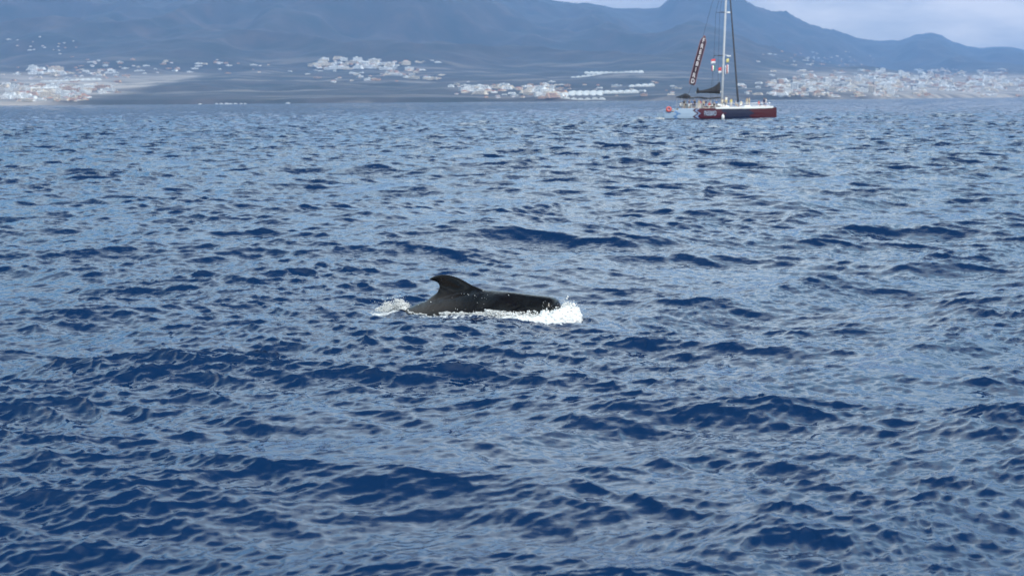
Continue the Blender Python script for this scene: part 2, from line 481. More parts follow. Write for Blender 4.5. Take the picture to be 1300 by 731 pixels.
def mm2(op, a, b):
    k = n.new('ShaderNodeMath'); k.operation = op; l.new(a, k.inputs[0])
    if isinstance(b, float): k.inputs[1].default_value = b
    else: l.new(b, k.inputs[1])
    return k.outputs[0]
built = mm2('MULTIPLY', mm2('MAXIMUM', sm(sz.outputs[0], 1000, 1600), sm(sz.outputs[0], -1380, -1560)), sm(sz.outputs[2], 190, 90))   # streets, plots and bare lots of the towns
built = mm2('MULTIPLY', built, sm(nf.outputs['Fac'], 0.30, 0.62))
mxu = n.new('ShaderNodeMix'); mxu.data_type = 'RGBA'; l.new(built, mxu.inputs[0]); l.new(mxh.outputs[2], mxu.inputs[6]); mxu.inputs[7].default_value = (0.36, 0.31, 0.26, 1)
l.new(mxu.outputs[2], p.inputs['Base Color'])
p.inputs['Roughness'].default_value = 0.95
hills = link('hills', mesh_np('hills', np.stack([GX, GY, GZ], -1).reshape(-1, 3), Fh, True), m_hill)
tag(hills, 'hazy blue volcanic mountains rising behind the coast', kind='structure')

def on_hill(px, py):
    """where the line of sight through a photograph pixel meets the ground of the coast"""
    d = horizon_dir(px, py)
    ys = np.arange(5000, 21000, 12.0)
    t = ys / d.y
    gap = CAM_H + d.z * t - hill(d.x * t, ys)
    k = np.where(gap < 0)[0]
    if not len(k): return None
    k = k[0]
    return Vector((d.x * t[k], ys[k], float(hill(d.x * t[k], ys[k]))))

# ------------------------------------------------------------------ whale
wf = Vector((math.cos(-W_YAW), math.sin(-W_YAW), 0))        # heading: right and towards the viewer
wside = Vector((-wf.y, wf.x, 0))
# snout sits where the head front is seen
_sn = W_SN
W_MAT = Matrix.Translation(_sn) @ Matrix.Rotation(-W_YAW, 4, 'Z')
# s from snout, top z, bottom z, half width
BODY = [(0.00, 0.06, -0.04, 0.05), (0.02, 0.20, -0.15, 0.17), (0.06, 0.285, -0.24, 0.25), (0.13, 0.335, -0.31, 0.305), (0.25, 0.360, -0.36, 0.338),
        (0.42, 0.372, -0.40, 0.345), (0.58, 0.380, -0.43, 0.352), (0.72, 0.386, -0.46, 0.390), (0.90, 0.397, -0.50, 0.450), (1.15, 0.412, -0.55, 0.505),
        (1.45, 0.418, -0.58, 0.525), (1.75, 0.398, -0.59, 0.515), (2.05, 0.355, -0.59, 0.485), (2.35, 0.295, -0.58, 0.440), (2.65, 0.225, -0.57, 0.385),
        (2.95, 0.122, -0.56, 0.325), (3.25, 0.000, -0.56, 0.262), (3.55, -0.165, -0.58, 0.205), (3.90, -0.315, -0.62, 0.150), (4.25, -0.415, -0.64, 0.110),
        (4.55, -0.48, -0.65, 0.085), (4.85, -0.55, -0.63, 0.055)]
def crv(xs, ys, q):
    # smooth interpolation of a profile
    xs = np.array(xs); ys = np.array(ys); m = np.gradient(ys, xs)
    i = np.clip(np.searchsorted(xs, q) - 1, 0, len(xs) - 2)
    h = xs[i + 1] - xs[i]; t = (q - xs[i]) / h
    return ((2 * t**3 - 3 * t**2 + 1) * ys[i] + (t**3 - 2 * t**2 + t) * h * m[i] + (-2 * t**3 + 3 * t**2) * ys[i + 1] + (t**3 - t**2) * h * m[i + 1])
bs = [b[0] for b in BODY]
ss = np.concatenate([[0.0, 0.008, 0.02, 0.04, 0.065, 0.1], np.linspace(0.14, 4.85, 90)])
wb = MB(); rings = []
for s in ss:
    zt, zb, hw = (float(crv(bs, [b[i] for b in BODY], s)) for i in (1, 2, 3))
    cz, hh = (zt + zb) / 2, (zt - zb) / 2
    ring = []
    for j in range(40):
        a = 2 * math.pi * j / 40
        ca, sa = math.cos(a), math.sin(a)
        e = 2 / (2.25 - (0.72 * float(sstep(0.9, 1.55, s)) if sa > 0 else 0.0))     # back rises to a ridge under the fin
        vz = cz + hh * math.copysign(abs(sa) ** e, sa)
        s0 = 0.40 + 1.75 * max(vz, -0.05)                       # shoulder fold slanting back behind the melon
        hw2 = hw + 0.12 * (float(sstep(s0 - 0.07, s0 + 0.10, s)) - float(sstep(0.45, 0.95, s)))
        ring.append((-s, hw2 * math.copysign(abs(ca) ** e, ca), vz))
    rings.append(ring)
wb.loft(rings)
# dorsal fin: rows from the base up, each a lens-shaped section between leading and trailing edge
LEAD = [(0.02, 1.25), (0.20, 1.20), (0.35, 1.40), (0.42, 1.60), (0.47, 1.75), (0.52, 1.92), (0.58, 2.05), (0.62, 2.16), (0.645, 2.26), (0.660, 2.36), (0.668, 2.44)]
TRAIL = [(0.02, 2.95), (0.16, 2.84), (0.26, 2.70), (0.33, 2.60), (0.38, 2.572), (0.44, 2.565), (0.49, 2.60), (0.515, 2.655), (0.53, 2.71)]
out = []
outline = [(s, z) for z, s in LEAD] + [(2.52, 0.667), (2.62, 0.650), (2.70, 0.625), (2.77, 0.592), (2.805, 0.562), (2.79, 0.545)] + [(s, z) for z, s in reversed(TRAIL)]
nl = len(LEAD)
# thickness from distance to outline: extruded polygon, two inset layers
def inset(poly, d):
    n_ = len(poly); res = []
    for i in range(n_):
        p0, p1, p2 = Vector(poly[i - 1]), Vector(poly[i]), Vector(poly[(i + 1) % n_])
        t = (p2 - p0).normalized(); nrm = Vector((t.y, -t.x))
        res.append(tuple(p1 + nrm * d))
    return res
area = sum(outline[i][0] * outline[(i + 1) % len(outline)][1] - outline[(i + 1) % len(outline)][0] * outline[i][1] for i in range(len(outline)))
sg = -1 if area > 0 else 1
layers = [(0.035, -0.034), (0.022, -0.030), (0.006, -0.020), (0.0, 0.0), (0.006, 0.020), (0.022, 0.030), (0.035, 0.034)]
rings = []
for d, yy in layers:
    q = inset(outline, sg * d)
    rings.append([(-s, yy * (1 + 1.0 * max(0, 0.56 - z) + min(1.7, 110 * max(0, 0.50 - z) ** 2)), z) for s, z in q])
wb.loft(rings)
# pectoral flippers and flukes (under water)
def blade(root, tip, cr, ct, th_, sweep):
    root, tip = Vector(root), Vector(tip); rr = []
    for i in range(9):
        t = i / 8; c = root.lerp(tip, t); c.x -= sweep * t * t
        ch = cr + (ct - cr) * t; k = th_ * (1 - 0.75 * t)
        rr.append([(c.x + ch * u, c.y, c.z + k * w) for u, w in ((0.5, 0), (0.25, 0.8), (0, 1), (-0.3, 0.6), (-0.5, 0), (-0.3, -0.6), (0, -1), (0.25, -0.8))])
    wb.loft(rr)
for sgn in (-1, 1):
    blade((-1.05, sgn * 0.35, -0.32), (-1.55, sgn * 1.05, -0.62), 0.36, 0.08, 0.05, 0.15)
    blade((-4.75, 0, -0.58), (-5.05, sgn * 0.68, -0.60), 0.42, 0.06, 0.045, 0.15)
whale_root = empty('pilot_whale', W_MAT)
body = wb.build('body', [], None)
rm = body.modifiers.new('r', 'REMESH'); rm.mode = 'VOXEL'; rm.voxel_size = 0.016; rm.use_smooth_shade = True
sm = body.modifiers.new('s', 'SMOOTH'); sm.factor = 0.5; sm.iterations = 9
body = applied(body)
bmw = bmesh.new(); bmw.from_mesh(body.data)
def _top(x): return float(np.interp(-x, bs, [b_[1] for b_ in BODY]))
sel = [v for v in bmw.verts if -2.95 < v.co.x < -1.25 and abs(v.co.y) < 0.26 and abs(v.co.z - _top(v.co.x)) < 0.13]
for _ in range(45): bmesh.ops.smooth_vert(bmw, verts=sel, factor=0.5, use_axis_x=False, use_axis_y=True, use_axis_z=True)
bmw.to_mesh(body.data); bmw.free()
body.data.polygons.foreach_set('use_smooth', [True] * len(body.data.polygons))
m_whale, n, l, p = new_mat('wet_whale_skin')
tc = n.new('ShaderNodeTexCoord')
nz = n.new('ShaderNodeTexNoise'); nz.inputs['Scale'].default_value = 2.2; nz.inputs['Detail'].default_value = 6
l.new(tc.outputs['Object'], nz.inputs['Vector'])
rp = n.new('ShaderNodeValToRGB')
rp.color_ramp.elements[0].position = 0.35; rp.color_ramp.elements[0].color = (0.0018, 0.0018, 0.0026, 1)
rp.color_ramp.elements[1].position = 0.75; rp.color_ramp.elements[1].color = (0.006, 0.0048, 0.005, 1)
l.new(nz.outputs['Fac'], rp.inputs[0])
sw = n.new('ShaderNodeSeparateXYZ'); l.new(tc.outputs['Object'], sw.inputs[0])
sa_ = n.new('ShaderNodeMapRange'); sa_.interpolation_type = 'SMOOTHSTEP'; sa_.inputs[1].default_value = -1.75; sa_.inputs[2].default_value = -2.35; l.new(sw.outputs[0], sa_.inputs[0])
sb_ = n.new('ShaderNodeMapRange'); sb_.interpolation_type = 'SMOOTHSTEP'; sb_.inputs[1].default_value = 0.42; sb_.inputs[2].default_value = 0.22; l.new(sw.outputs[2], sb_.inputs[0])
sm_ = n.new('ShaderNodeMath'); sm_.operation = 'MULTIPLY'; l.new(sa_.outputs[0], sm_.inputs[0]); l.new(sb_.outputs[0], sm_.inputs[1])
sx2 = n.new('ShaderNodeMix'); sx2.data_type = 'RGBA'; l.new(sm_.outputs[0], sx2.inputs[0]); l.new(rp.outputs[0], sx2.inputs[6]); sx2.inputs[7].default_value = (0.017, 0.0135, 0.0125, 1)   # paler saddle behind the fin, brownish sheen painted into its colour
l.new(sx2.outputs[2], p.inputs['Base Color'])
rr_ = n.new('ShaderNodeMapRange'); rr_.inputs[3].default_value = 0.05; rr_.inputs[4].default_value = 0.20
l.new(nz.outputs['Fac'], rr_.inputs[0]); l.new(rr_.outputs[0], p.inputs['Roughness'])
nb = n.new('ShaderNodeTexNoise'); nb.inputs['Scale'].default_value = 9; nb.inputs['Detail'].default_value = 4
l.new(tc.outputs['Object'], nb.inputs['Vector'])
bp = n.new('ShaderNodeBump'); bp.inputs['Strength'].default_value = 0.25; bp.inputs['Distance'].default_value = 0.03
l.new(nb.outputs['Fac'], bp.inputs['Height']); l.new(bp.outputs[0], p.inputs['Normal'])
p.inputs['Specular IOR Level'].default_value = 0.16
body.data.materials.append(m_whale); body.parent = whale_root
tag(whale_root, 'glossy black pilot whale surfacing with curved dorsal fin and blunt round head', 'whale')

# ------------------------------------------------------------------ foam and spray
m_foam, n, l, p = new_mat('white_foam')
p.inputs['Base Color'].default_value = (0.66, 0.66, 0.65, 1)
p.inputs['Roughness'].default_value = 0.45
p.inputs['Subsurface Weight'].default_value = 0.35
p.inputs['Subsurface Radius'].default_value = (0.03, 0.03, 0.03)
ICO_V = np.array([(1, 0, 0), (-1, 0, 0), (0, 1, 0), (0, -1, 0), (0, 0, 1), (0, 0, -1)], float)
ICO_F = np.array([(0, 2, 4), (2, 1, 4), (1, 3, 4), (3, 0, 4), (2, 0, 5), (1, 2, 5), (3, 1, 5), (0, 3, 5)])
def blobs(P, r, g):
    """many small drops as one mesh, each with its own squash and turn"""
    P = np.asarray(P); r = np.asarray(r); N_ = len(P)
    q = g.standard_normal((N_, 4)); q /= np.linalg.norm(q, axis=1)[:, None]
    w, x, y, z = q.T
    M = np.stack([1 - 2 * (y*y + z*z), 2 * (x*y - z*w), 2 * (x*z + y*w), 2 * (x*y + z*w), 1 - 2 * (x*x + z*z), 2 * (y*z - x*w), 2 * (x*z - y*w), 2 * (y*z + x*w), 1 - 2 * (x*x + y*y)], -1).reshape(-1, 3, 3)
    sc = 1 + 0.45 * g.uniform(-1, 1, (N_, 1, 3))
    Vv = np.einsum('nij,nkj->nki', M, ICO_V[None] * sc) * r[:, None, None] + P[:, None, :]
    Ff = ICO_F[None] + (np.arange(N_) * len(ICO_V))[:, None, None]
    return mesh_np('drops', Vv.reshape(-1, 3), Ff.reshape(-1, 3), True)
def half_w(s): return np.interp(s, bs, [b[3] for b in BODY])
def wl_half(s):
    """half width of the body where it meets the water"""
    zt = np.interp(s, bs, [b[1] for b in BODY]); zb = np.interp(s, bs, [b[2] for b in BODY])
    c, h = (zt + zb) / 2, (zt - zb) / 2
    return half_w(s) * np.sqrt(np.clip(1 - (c / np.maximum(h, 1e-3)) ** 2, 0, 1))
def to_world(L_):
    Mw = np.array(W_MAT); return L_ @ Mw[:3, :3].T + Mw[:3, 3]
P, Rr = [], []
def put(s, off, z, r):
    """s along the body from the snout, off towards the viewer from the axis, z above the water"""
    P.append(np.stack([-s, -off, z], -1)); Rr.append(r)
g = rng
# dense breaking water pushed up ahead of and under the head
N1 = 11000
a = g.uniform(-0.35 * np.pi, 1.0 * np.pi, N1)            # 0 = straight ahead, + towards the viewer
rad = 0.30 + 0.34 * np.sqrt(g.uniform(0, 1, N1))
s_ = 0.36 - rad * np.cos(a) * 1.22
o_ = rad * np.sin(a) * 1.15 + 0.05
hmax = (0.09 + 0.20 * np.clip(np.cos(a) * 1.6 - 0.35, 0, 1)) * (1 - 0.55 * ((rad - 0.47) / 0.17) ** 2) * (0.75 + 0.5 * vnoise(a * 3.0, rad * 7.0, 4))
z_ = np.clip(hmax, 0.03, None) * (g.uniform(0, 1, N1) ** 1.1 + 0.35 * (g.uniform(0, 1, N1) < 0.08)) - 0.02
put(s_, o_, z_, 0.004 + 0.026 * g.uniform(0, 1, N1) ** 2.5)
# foam skirt trailing along the near flank below the head
N2 = 5000
s_ = g.uniform(-0.1, 1.35, N2)
edge = 0.06 + 0.36 * np.clip(1 - s_ / 1.35, 0, 1)
o_ = wl_half(np.clip(s_, 0.05, 5)) - 0.02 + edge * g.uniform(0, 1, N2) ** 1.2
keep = vnoise(s_ * 9, o_ * 9, 6) + 0.30 - (s_ / 1.35) * 0.55 > 0
z_ = 0.10 * g.uniform(0, 1, N2) ** 2 - 0.005
put(s_[keep], o_[keep], z_[keep], (0.004 + 0.020 * g.uniform(0, 1, N2) ** 2.5)[keep])
# ragged line of foam along the flank
N3 = 7000
s_ = g.uniform(0.9, 3.45, N3)
cl = vnoise(s_ * 3.2, s_ * 0, 12) + 0.6 * vnoise(s_ * 9.0, s_ * 0 + 3, 13)
keep = cl + g.uniform(-0.35, 0.6, N3) + 0.25 * (s_ < 1.8) + 0.45 * (s_ > 2.75) > 0.0
o_ = wl_half(s_) - 0.01 + (0.04 + 0.06 * (1 + cl)) * g.uniform(0, 1, N3) ** 1.5
z_ = (0.03 + 0.045 * np.clip(cl, 0, 1)) * g.uniform(0, 1, N3) ** 1.6
put(s_[keep], o_[keep], z_[keep], (0.004 + 0.014 * g.uniform(0, 1, N3) ** 2)[keep])
# far side line, seen over the low back
s_ = g.uniform(2.6, 3.5, 500)
put(s_, -wl_half(s_) - g.uniform(0, 0.1, 500), 0.05 * g.uniform(0, 1, 500), g.uniform(0.006, 0.016, 500))
# splash left behind where the back goes under
N4 = 3600
s_ = 3.42 + 0.62 * g.uniform(0, 1, N4)
z_ = (0.20 * np.exp(-((s_ - 3.72) / 0.28) ** 2) * (0.6 + 0.7 * vnoise(s_ * 14, s_ * 0, 3)) + 0.03) * g.uniform(0, 1, N4) ** 0.9
put(s_, 0.1 * g.standard_normal(N4) - 0.12, z_, 0.004 + 0.015 * g.uniform(0, 1, N4) ** 2)
# loose drops
N5 = 500
a = g.uniform(-0.6, 1.1, N5); rad = g.uniform(0.55, 1.0, N5)
put(0.35 - rad * np.cos(a), rad * np.sin(a), 0.02 + 0.36 * g.uniform(0, 1, N5) ** 2.2, g.uniform(0.002, 0.007, N5))
s_ = g.uniform(3.4, 4.15, 140); put(s_, 0.2 * g.standard_normal(140), 0.3 * g.uniform(0, 1, 140) ** 1.5, g.uniform(0.004, 0.010, 140))
Pw = to_world(np.concatenate(P)); Rw = np.concatenate(Rr)
Pw[:, 2] += 0.8 * sea_z(Pw[:, 0], Pw[:, 1])
# the denser water inside the splash is one continuous lumpy mass, the drops fly off it
core = (Pw[:, 2] < 0.20) & (g.uniform(0, 1, len(Pw)) < 0.55)
nA = N1
core &= np.arange(len(Pw)) < nA
cm = bpy.data.objects.new('core', blobs(Pw[core] - np.array([0, 0, 0.012]), np.full(core.sum(), 0.026) + 0.012 * g.uniform(0, 1, core.sum()), g)); col.objects.link(cm)
q = cm.modifiers.new('r', 'REMESH'); q.mode = 'VOXEL'; q.voxel_size = 0.012
q = cm.modifiers.new('s', 'SMOOTH'); q.factor = 0.5; q.iterations = 3
cm = applied(cm); cmesh = cm.data
cV = np.empty(len(cmesh.vertices) * 3); cmesh.vertices.foreach_get('co', cV); cV = cV.reshape(-1, 3)
cF = np.array([tuple(pp.vertices) for pp in cmesh.polygons if len(pp.vertices) == 4])
bpy.data.objects.remove(cm)
dm = blobs(Pw, Rw * 0.85, g)
dV = np.empty(len(dm.vertices) * 3); dm.vertices.foreach_get('co', dV); dV = dV.reshape(-1, 3)
dF = np.array([tuple(pp.vertices) for pp in dm.polygons])
cT = np.concatenate([cF[:, [0, 1, 2]], cF[:, [0, 2, 3]]])
foam = link('splash_foam', mesh_np('foam', np.concatenate([cV, dV]), np.concatenate([cT, dF + len(cV)]), True), m_foam)
tag(foam, 'white foam and spray churned up around the whale', kind='stuff')
# beads of water thrown on the whale's back
s_ = np.concatenate([g.uniform(1.3, 2.2, 22), g.uniform(0.8, 3.0, 16)]); nB = len(s_)
zt = np.interp(s_, bs, [b[1] for b in BODY]); zb = np.interp(s_, bs, [b[2] for b in BODY])
an = np.radians(g.uniform(20, 80, nB))
e = 2 / (2.25 - 0.72 * sstep(0.9, 1.55, s_))
off = half_w(s_) * np.cos(an) ** e; zz_ = (zt + zb) / 2 + (zt - zb) / 2 * np.sin(an) ** e
Pd = to_world(np.stack([-s_, -off, zz_], -1))
drops = link('spray_drops', blobs(Pd, g.uniform(0.003, 0.010, nB), g), m_foam)
tag(drops, 'white drops of spray on the back of the whale', kind='stuff')

# ------------------------------------------------------------------ catamaran
m_white = mat('white_gelcoat', (0.78, 0.78, 0.77), 0.35, 0.05)
m_dark = mat('black_canvas', (0.014, 0.014, 0.020), 0.8, 0.3, 1.5)
m_wire = mat('dark_rigging', (0.05, 0.05, 0.06), 0.5)
m_alu = mat('pale_mast_alloy', (0.52, 0.53, 0.56), 0.35, 0.06)
m_steel = mat('stainless_rail', (0.45, 0.46, 0.48), 0.3, 0.1, 3, 0.8)
m_red = mat('red_plastic', (0.50, 0.09, 0.08), 0.45)
m_teak = mat('teak_deck', (0.30, 0.20, 0.12), 0.7, 0.25, 2)
m_glass = mat('smoked_glass', (0.02, 0.025, 0.03), 0.08)
m_net = mat('trampoline_net', (0.10, 0.10, 0.11), 0.9)
m_hull, n, l, p = new_mat('painted_hull')           # paint scheme along the hull: pale blue, maroon, navy, maroon
tc = n.new('ShaderNodeTexCoord'); sp_ = n.new('ShaderNodeSeparateXYZ')
l.new(tc.outputs['Object'], sp_.inputs[0])
def M(op, a, b=None):
    k = n.new('ShaderNodeMath'); k.operation = op
    for i, v in enumerate((a, b)):
        if v is None: continue
        if isinstance(v, (int, float)): k.inputs[i].default_value = v
        else: l.new(v, k.inputs[i])
    return k.outputs[0]
zig = M('PINGPONG', sp_.outputs[2], 0.55)
nzh = n.new('ShaderNodeTexNoise'); nzh.inputs['Scale'].default_value = 0.9; nzh.inputs['Detail'].default_value = 3
l.new(tc.outputs['Object'], nzh.inputs['Vector'])
xx = M('ADD', sp_.outputs[0], M('ADD', M('MULTIPLY', zig, 1.6), M('MULTIPLY', nzh.outputs['Fac'], 1.6)))
xx = M('DIVIDE', M('ADD', xx, 12.0), 26.0)
rp = n.new('ShaderNodeValToRGB'); cr = rp.color_ramp; cr.interpolation = 'CONSTANT'
cr.elements[0].position = 0.0; cr.elements[0].color = (0.27, 0.36, 0.47, 1)
cr.elements[1].position = 0.29; cr.elements[1].color = (0.05, 0.005, 0.014, 1)
for pos, c in ((0.125, (0.10, 0.20, 0.38)), (0.155, (0.32, 0.41, 0.52)), (0.31, (0.20, 0.30, 0.48)), (0.325, (0.062, 0.006, 0.018)), (0.525, (0.010, 0.014, 0.042)), (0.76, (0.055, 0.005, 0.012))):
    e_ = cr.elements.new(pos); e_.color = (*c, 1)
l.new(xx, rp.inputs[0])
mx = n.new('ShaderNodeMix'); mx.data_type = 'RGBA'
l.new(M('LESS_THAN', sp_.outputs[2], 0.16), mx.inputs[0]); l.new(rp.outputs[0], mx.inputs[6]); mx.inputs[7].default_value = (0.012, 0.012, 0.018, 1)
l.new(mx.outputs[2], p.inputs['Base Color']); p.inputs['Roughness'].default_value = 0.25

_b = on_plane(909.5, 151)
BOAT_M = Matrix.Translation((_b.x, _b.y, 0.0)) @ Matrix.Rotation(R(4), 4, 'Z') @ Matrix.Diagonal((0.96, 0.96, 1.02, 1))
boat = empty('sailing_catamaran', BOAT_M)
tag(boat, 'large sailing catamaran with maroon, navy and pale blue hulls, sail furled, passengers aboard', 'catamaran')
def hull(yc):
    b = MB(); rr = []
    for x in np.linspace(-12, 12, 49):
        t = (x + 12) / 24
        w = 1.0 * min(1, 0.62 + 1.6 * t) * (1 - max(0, (t - 0.55) / 0.45) ** 2.2 * 0.93)
        deck = 2.12 if x > -8.6 else 2.12 - (-8.6 - x) * 0.47
        deck += 0.12 * max(0, (x - 4) / 8) ** 2
        kd = -0.65 * (1 - max(0, (t - 0.9) / 0.1) ** 2 * 0.6)
        rr.append([(x, yc + u * w, z) for u, z in ((0, kd), (0.55, kd * 0.8), (0.86, -0.1), (0.97, 0.5), (1.0, 1.2), (0.96, deck - 0.06), (0.9, deck), (-0.9, deck), (-0.96, deck - 0.06), (-1.0, 1.2), (-0.97, 0.5), (-0.86, -0.1), (-0.55, kd * 0.8))])
    b.loft(rr); o = b.build('hull', m_hull, boat)
    # white gunwale moulding, sitting proud of the topside
    gw = MB(); rg = []
    for x in np.linspace(-1.2, 11.2, 30):
        t = (x + 12) / 24
        w = 1.0 * min(1, 0.62 + 1.6 * t) * (1 - max(0, (t - 0.55) / 0.45) ** 2.2 * 0.93)
        z0 = 2.0 + 0.12 * max(0, (x - 4) / 8) ** 2
        rg.append([(x, yc + u * (w + 0.05), z) for u, z in ((1, z0), (1, z0 + 0.36), (-1, z0 + 0.36), (-1, z0))])
    gw.loft(rg).build('gunwale', m_white, o)
    for k in range(3):                         # stern steps
        MB().box(-9.25 - k * 0.9, -8.75 - k * 0.85, yc - 0.55, yc + 0.55, 1.75 - k * 0.42, 2.02 - k * 0.42).build('stern_step', m_teak, o, bevel=0.02)
    return o
hull_near = hull(-4.2); hull(4.2)
b = MB(); b.box(-9.0, 3.2, -3.3, 3.3, 1.15, 2.0); b.build('bridge_deck', m_white, boat, bevel=0.08)
b = MB(); b.box(-8.6, 2.9, -3.25, 3.25, 2.004, 2.05); b.build('deck_planking', m_teak, boat)
MB().box(3.1, 3.5, -3.3, 3.3, 1.6, 2.1).build('crossbeam', m_alu, boat)
MB().tube([(11.3, -4.2, 2.05), (11.3, 4.2, 2.05)], 0.14).build('crossbeam', m_alu, boat)
b = MB()
for k in range(31): b.tube([(3.5 + k * 0.25, -3.4, 1.98), (3.5 + k * 0.25, 3.4, 1.98)], 0.025, 4)
for k in range(24): b.tube([(3.5, -3.4 + k * 0.295, 1.98), (11.2, -3.4 + k * 0.295, 1.98)], 0.025, 4)
b.build('trampoline', m_net, boat)
# low coach roof with windows
b = MB(); b.loft([[(x, y, z) for y, z in ((-2.6 * k, 2.05), (-2.4 * k, 2.75 * h_), (-1.6 * k, 2.95 * h_), (1.6 * k, 2.95 * h_), (2.4 * k, 2.75 * h_), (2.6 * k, 2.05))] for x, k, h_ in ((-3.6, 1, 1), (-0.5, 1, 1.0), (1.6, 0.94, 0.97), (2.7, 0.8, 0.8))])
cab = b.build('coach_roof', m_white, boat, bevel=0.05)
for x0 in (-3.2, -1.9, -0.6):
    for sy in (-1, 1):
        MB().box(x0, x0 + 1.0, sy * 2.50 - 0.06, sy * 2.50 + 0.06, 2.3, 2.62).build('window', m_glass, cab)
# awning over the cockpit, sagging between posts, with a rolled-up peak above the helm
b = MB(); rr = []
for x in np.linspace(-8.2, 0.4, 22):
    z = 4.18 + 0.10 * math.cos((x + 8.2) * 1.46) - 0.02 * (x + 4)
    ys_ = np.linspace(-3.0, 3.0, 9)
    rr.append([(x, y, z + 0.16 * (1 - (y / 3.0) ** 2)) for y in ys_] + [(x, y, z - 0.1 + 0.16 * (1 - (y / 3.0) ** 2)) for y in ys_[::-1]])
awn = b.loft(rr).build('awning', m_dark, boat, True)
b = MB(); b.loft([[(x, y, z) for y, z in ((-1.9 * k, 4.25), (-1.6 * k, 4.32 + 0.55 * k), (0, 4.4 + 0.72 * k), (1.6 * k, 4.32 + 0.55 * k), (1.9 * k, 4.25))] for x, k in ((-8.3, 0.12), (-7.5, 0.6), (-6.8, 1.0), (-6.2, 0.8), (-5.6, 0.15))])
b.build('helm_hood', m_dark, boat, True)
for x in (-8.0, -5.2, -2.4, 0.2):
    for y in (-2.95, 2.95):
        MB().tube([(x, y, 2.0), (x, y, 4.2)], 0.04, 6).build('awning_post', m_steel, boat)
b = MB(); b.box(-7.3, -6.7, -0.5, 0.5, 2.05, 3.05).box(-7.35, -7.25, -0.4, 0.4, 3.05, 3.3); hl = b.build('helm_console', m_white, boat, bevel=0.06)
b = MB(); b.tube([(-7.48 , 0.38 * math.cos(a), 2.9 + 0.38 * math.sin(a)) for a in np.linspace(0, 2 * math.pi, 17)], 0.025, 6); b.build('steering_wheel', m_steel, hl)
for y0, y1 in ((-2.9, -2.3), (2.3, 2.9)):
    b = MB(); b.box(-6.0, -3.8, y0, y1, 2.05, 2.48).box(-6.0, -3.8, (y0 if y0 < 0 else y1 - 0.12), (y0 + 0.12 if y0 < 0 else y1), 2.48, 2.95); b.build('bench', m_white, boat, bevel=0.04)
# mast and rigging
MX = 1.1; LEAN = math.tan(R(2.0)); MT = 33.0
def mx_(z): return MX + (z - 2) * LEAN
b = MB(); b.loft([[(mx_(z) + u * w, v * w * 0.6, z) for u, v in ((1.2, 0), (0.8, 0.8), (0, 1), (-0.9, 0.7), (-1.1, 0), (-0.9, -0.7), (0, -1), (0.8, -0.8))] for z, w in ((2.9, 0.21), (10, 0.20), (22, 0.19), (30, 0.15), (MT, 0.11))])
mast = b.build('mast', m_alu, boat, True)
for z, ln in ((12.5, 2.4), (21.0, 2.2)):
    for sy in (-1, 1):
        MB().tube([(mx_(z), 0, z), (mx_(z) - 1.6, sy * ln, z + 0.1)], 0.06, 6, r2=0.035).build('spreader', m_wire, mast)
MB().box(mx_(21) + 0.3, mx_(21) + 1.0, -0.25, 0.25, 20.85, 21.15).build('radar', m_white, mast, bevel=0.08)
b = MB(); b.tube([(mx_(12.7) + 0.1, 0, 12.7), (mx_(12.7) + 1.4, -0.1, 12.45)], 0.05, 6).box(mx_(12.7) + 0.7, mx_(12.7) + 1.5, -0.2, 0.2, 12.35, 12.55); b.build('lamp_bracket', m_white, mast)
b = MB(); b.tube([(mx_(5.3) - 0.2, 0, 5.35), (-4.5, 0, 5.25)], 0.14, 8); boom = b.build('boom', m_alu, boat, True)
b = MB(); rr = []
for x, h_ in ((0.75, 2.15), (0.45, 2.0), (-0.2, 1.45), (-0.9, 1.05), (-1.8, 0.78), (-2.8, 0.55), (-3.5, 0.48), (-3.8, 0.55), (-3.95, 1.0), (-4.2, 1.02), (-4.3, 0.5), (-4.4, 0.15)):
    rr.append([(x, y * (0.55 - 0.2 * (x > 0.3)), 5.2 + z * h_) for y, z in ((-0.5, -0.12), (-0.62, 0.35), (-0.3, 0.8), (0, 1), (0.3, 0.8), (0.62, 0.35), (0.5, -0.12))])
b.loft(rr).build('furled_mainsail', m_dark, boom, True)
JX0, JZ0 = 4.75, 2.15
b = MB(); b.tube([(JX0, 0, JZ0), (JX0 - 0.1, 0, 3.3)], 0.07, 8); b.tube([(JX0 - 0.1 + (mx_(32) - JX0) * t, 0, 3.3 + 28.5 * t) for t in np.linspace(0, 1, 12)], 0.22, 8, r2=0.12); b.build('furled_jib', m_wire, boat, True)
for sy in (-1, 1):
    MB().tube([(-0.6, sy * 4.4, 2.15), (mx_(12.5) - 1.6, sy * 2.4, 12.6), (mx_(21) - 1.6, sy * 2.2, 21.1), (mx_(30), 0, 30)], 0.028, 5).build('shroud', m_wire, boat)
TOP_L = [(-6.6, -1.0, 4.1), (-5.4, -1.0, 7.0), (-4.3, -1.0, 12.0), (-3.0, -0.9, 16.8), (-1.4, -0.6, 22.2), (0.6, -0.3, 28.0), (mx_(32), 0, 32.0)]
MB().tube(TOP_L, 0.032, 5).build('flag_halyard', m_wire, boat)
MB().tube([(-1.3, -2.3, 2.2), (-1.15, -2.3, 12.3), (mx_(12.5) - 1.5, -2.3, 12.6)], 0.018, 4).build('flag_halyard', m_wire, boat)
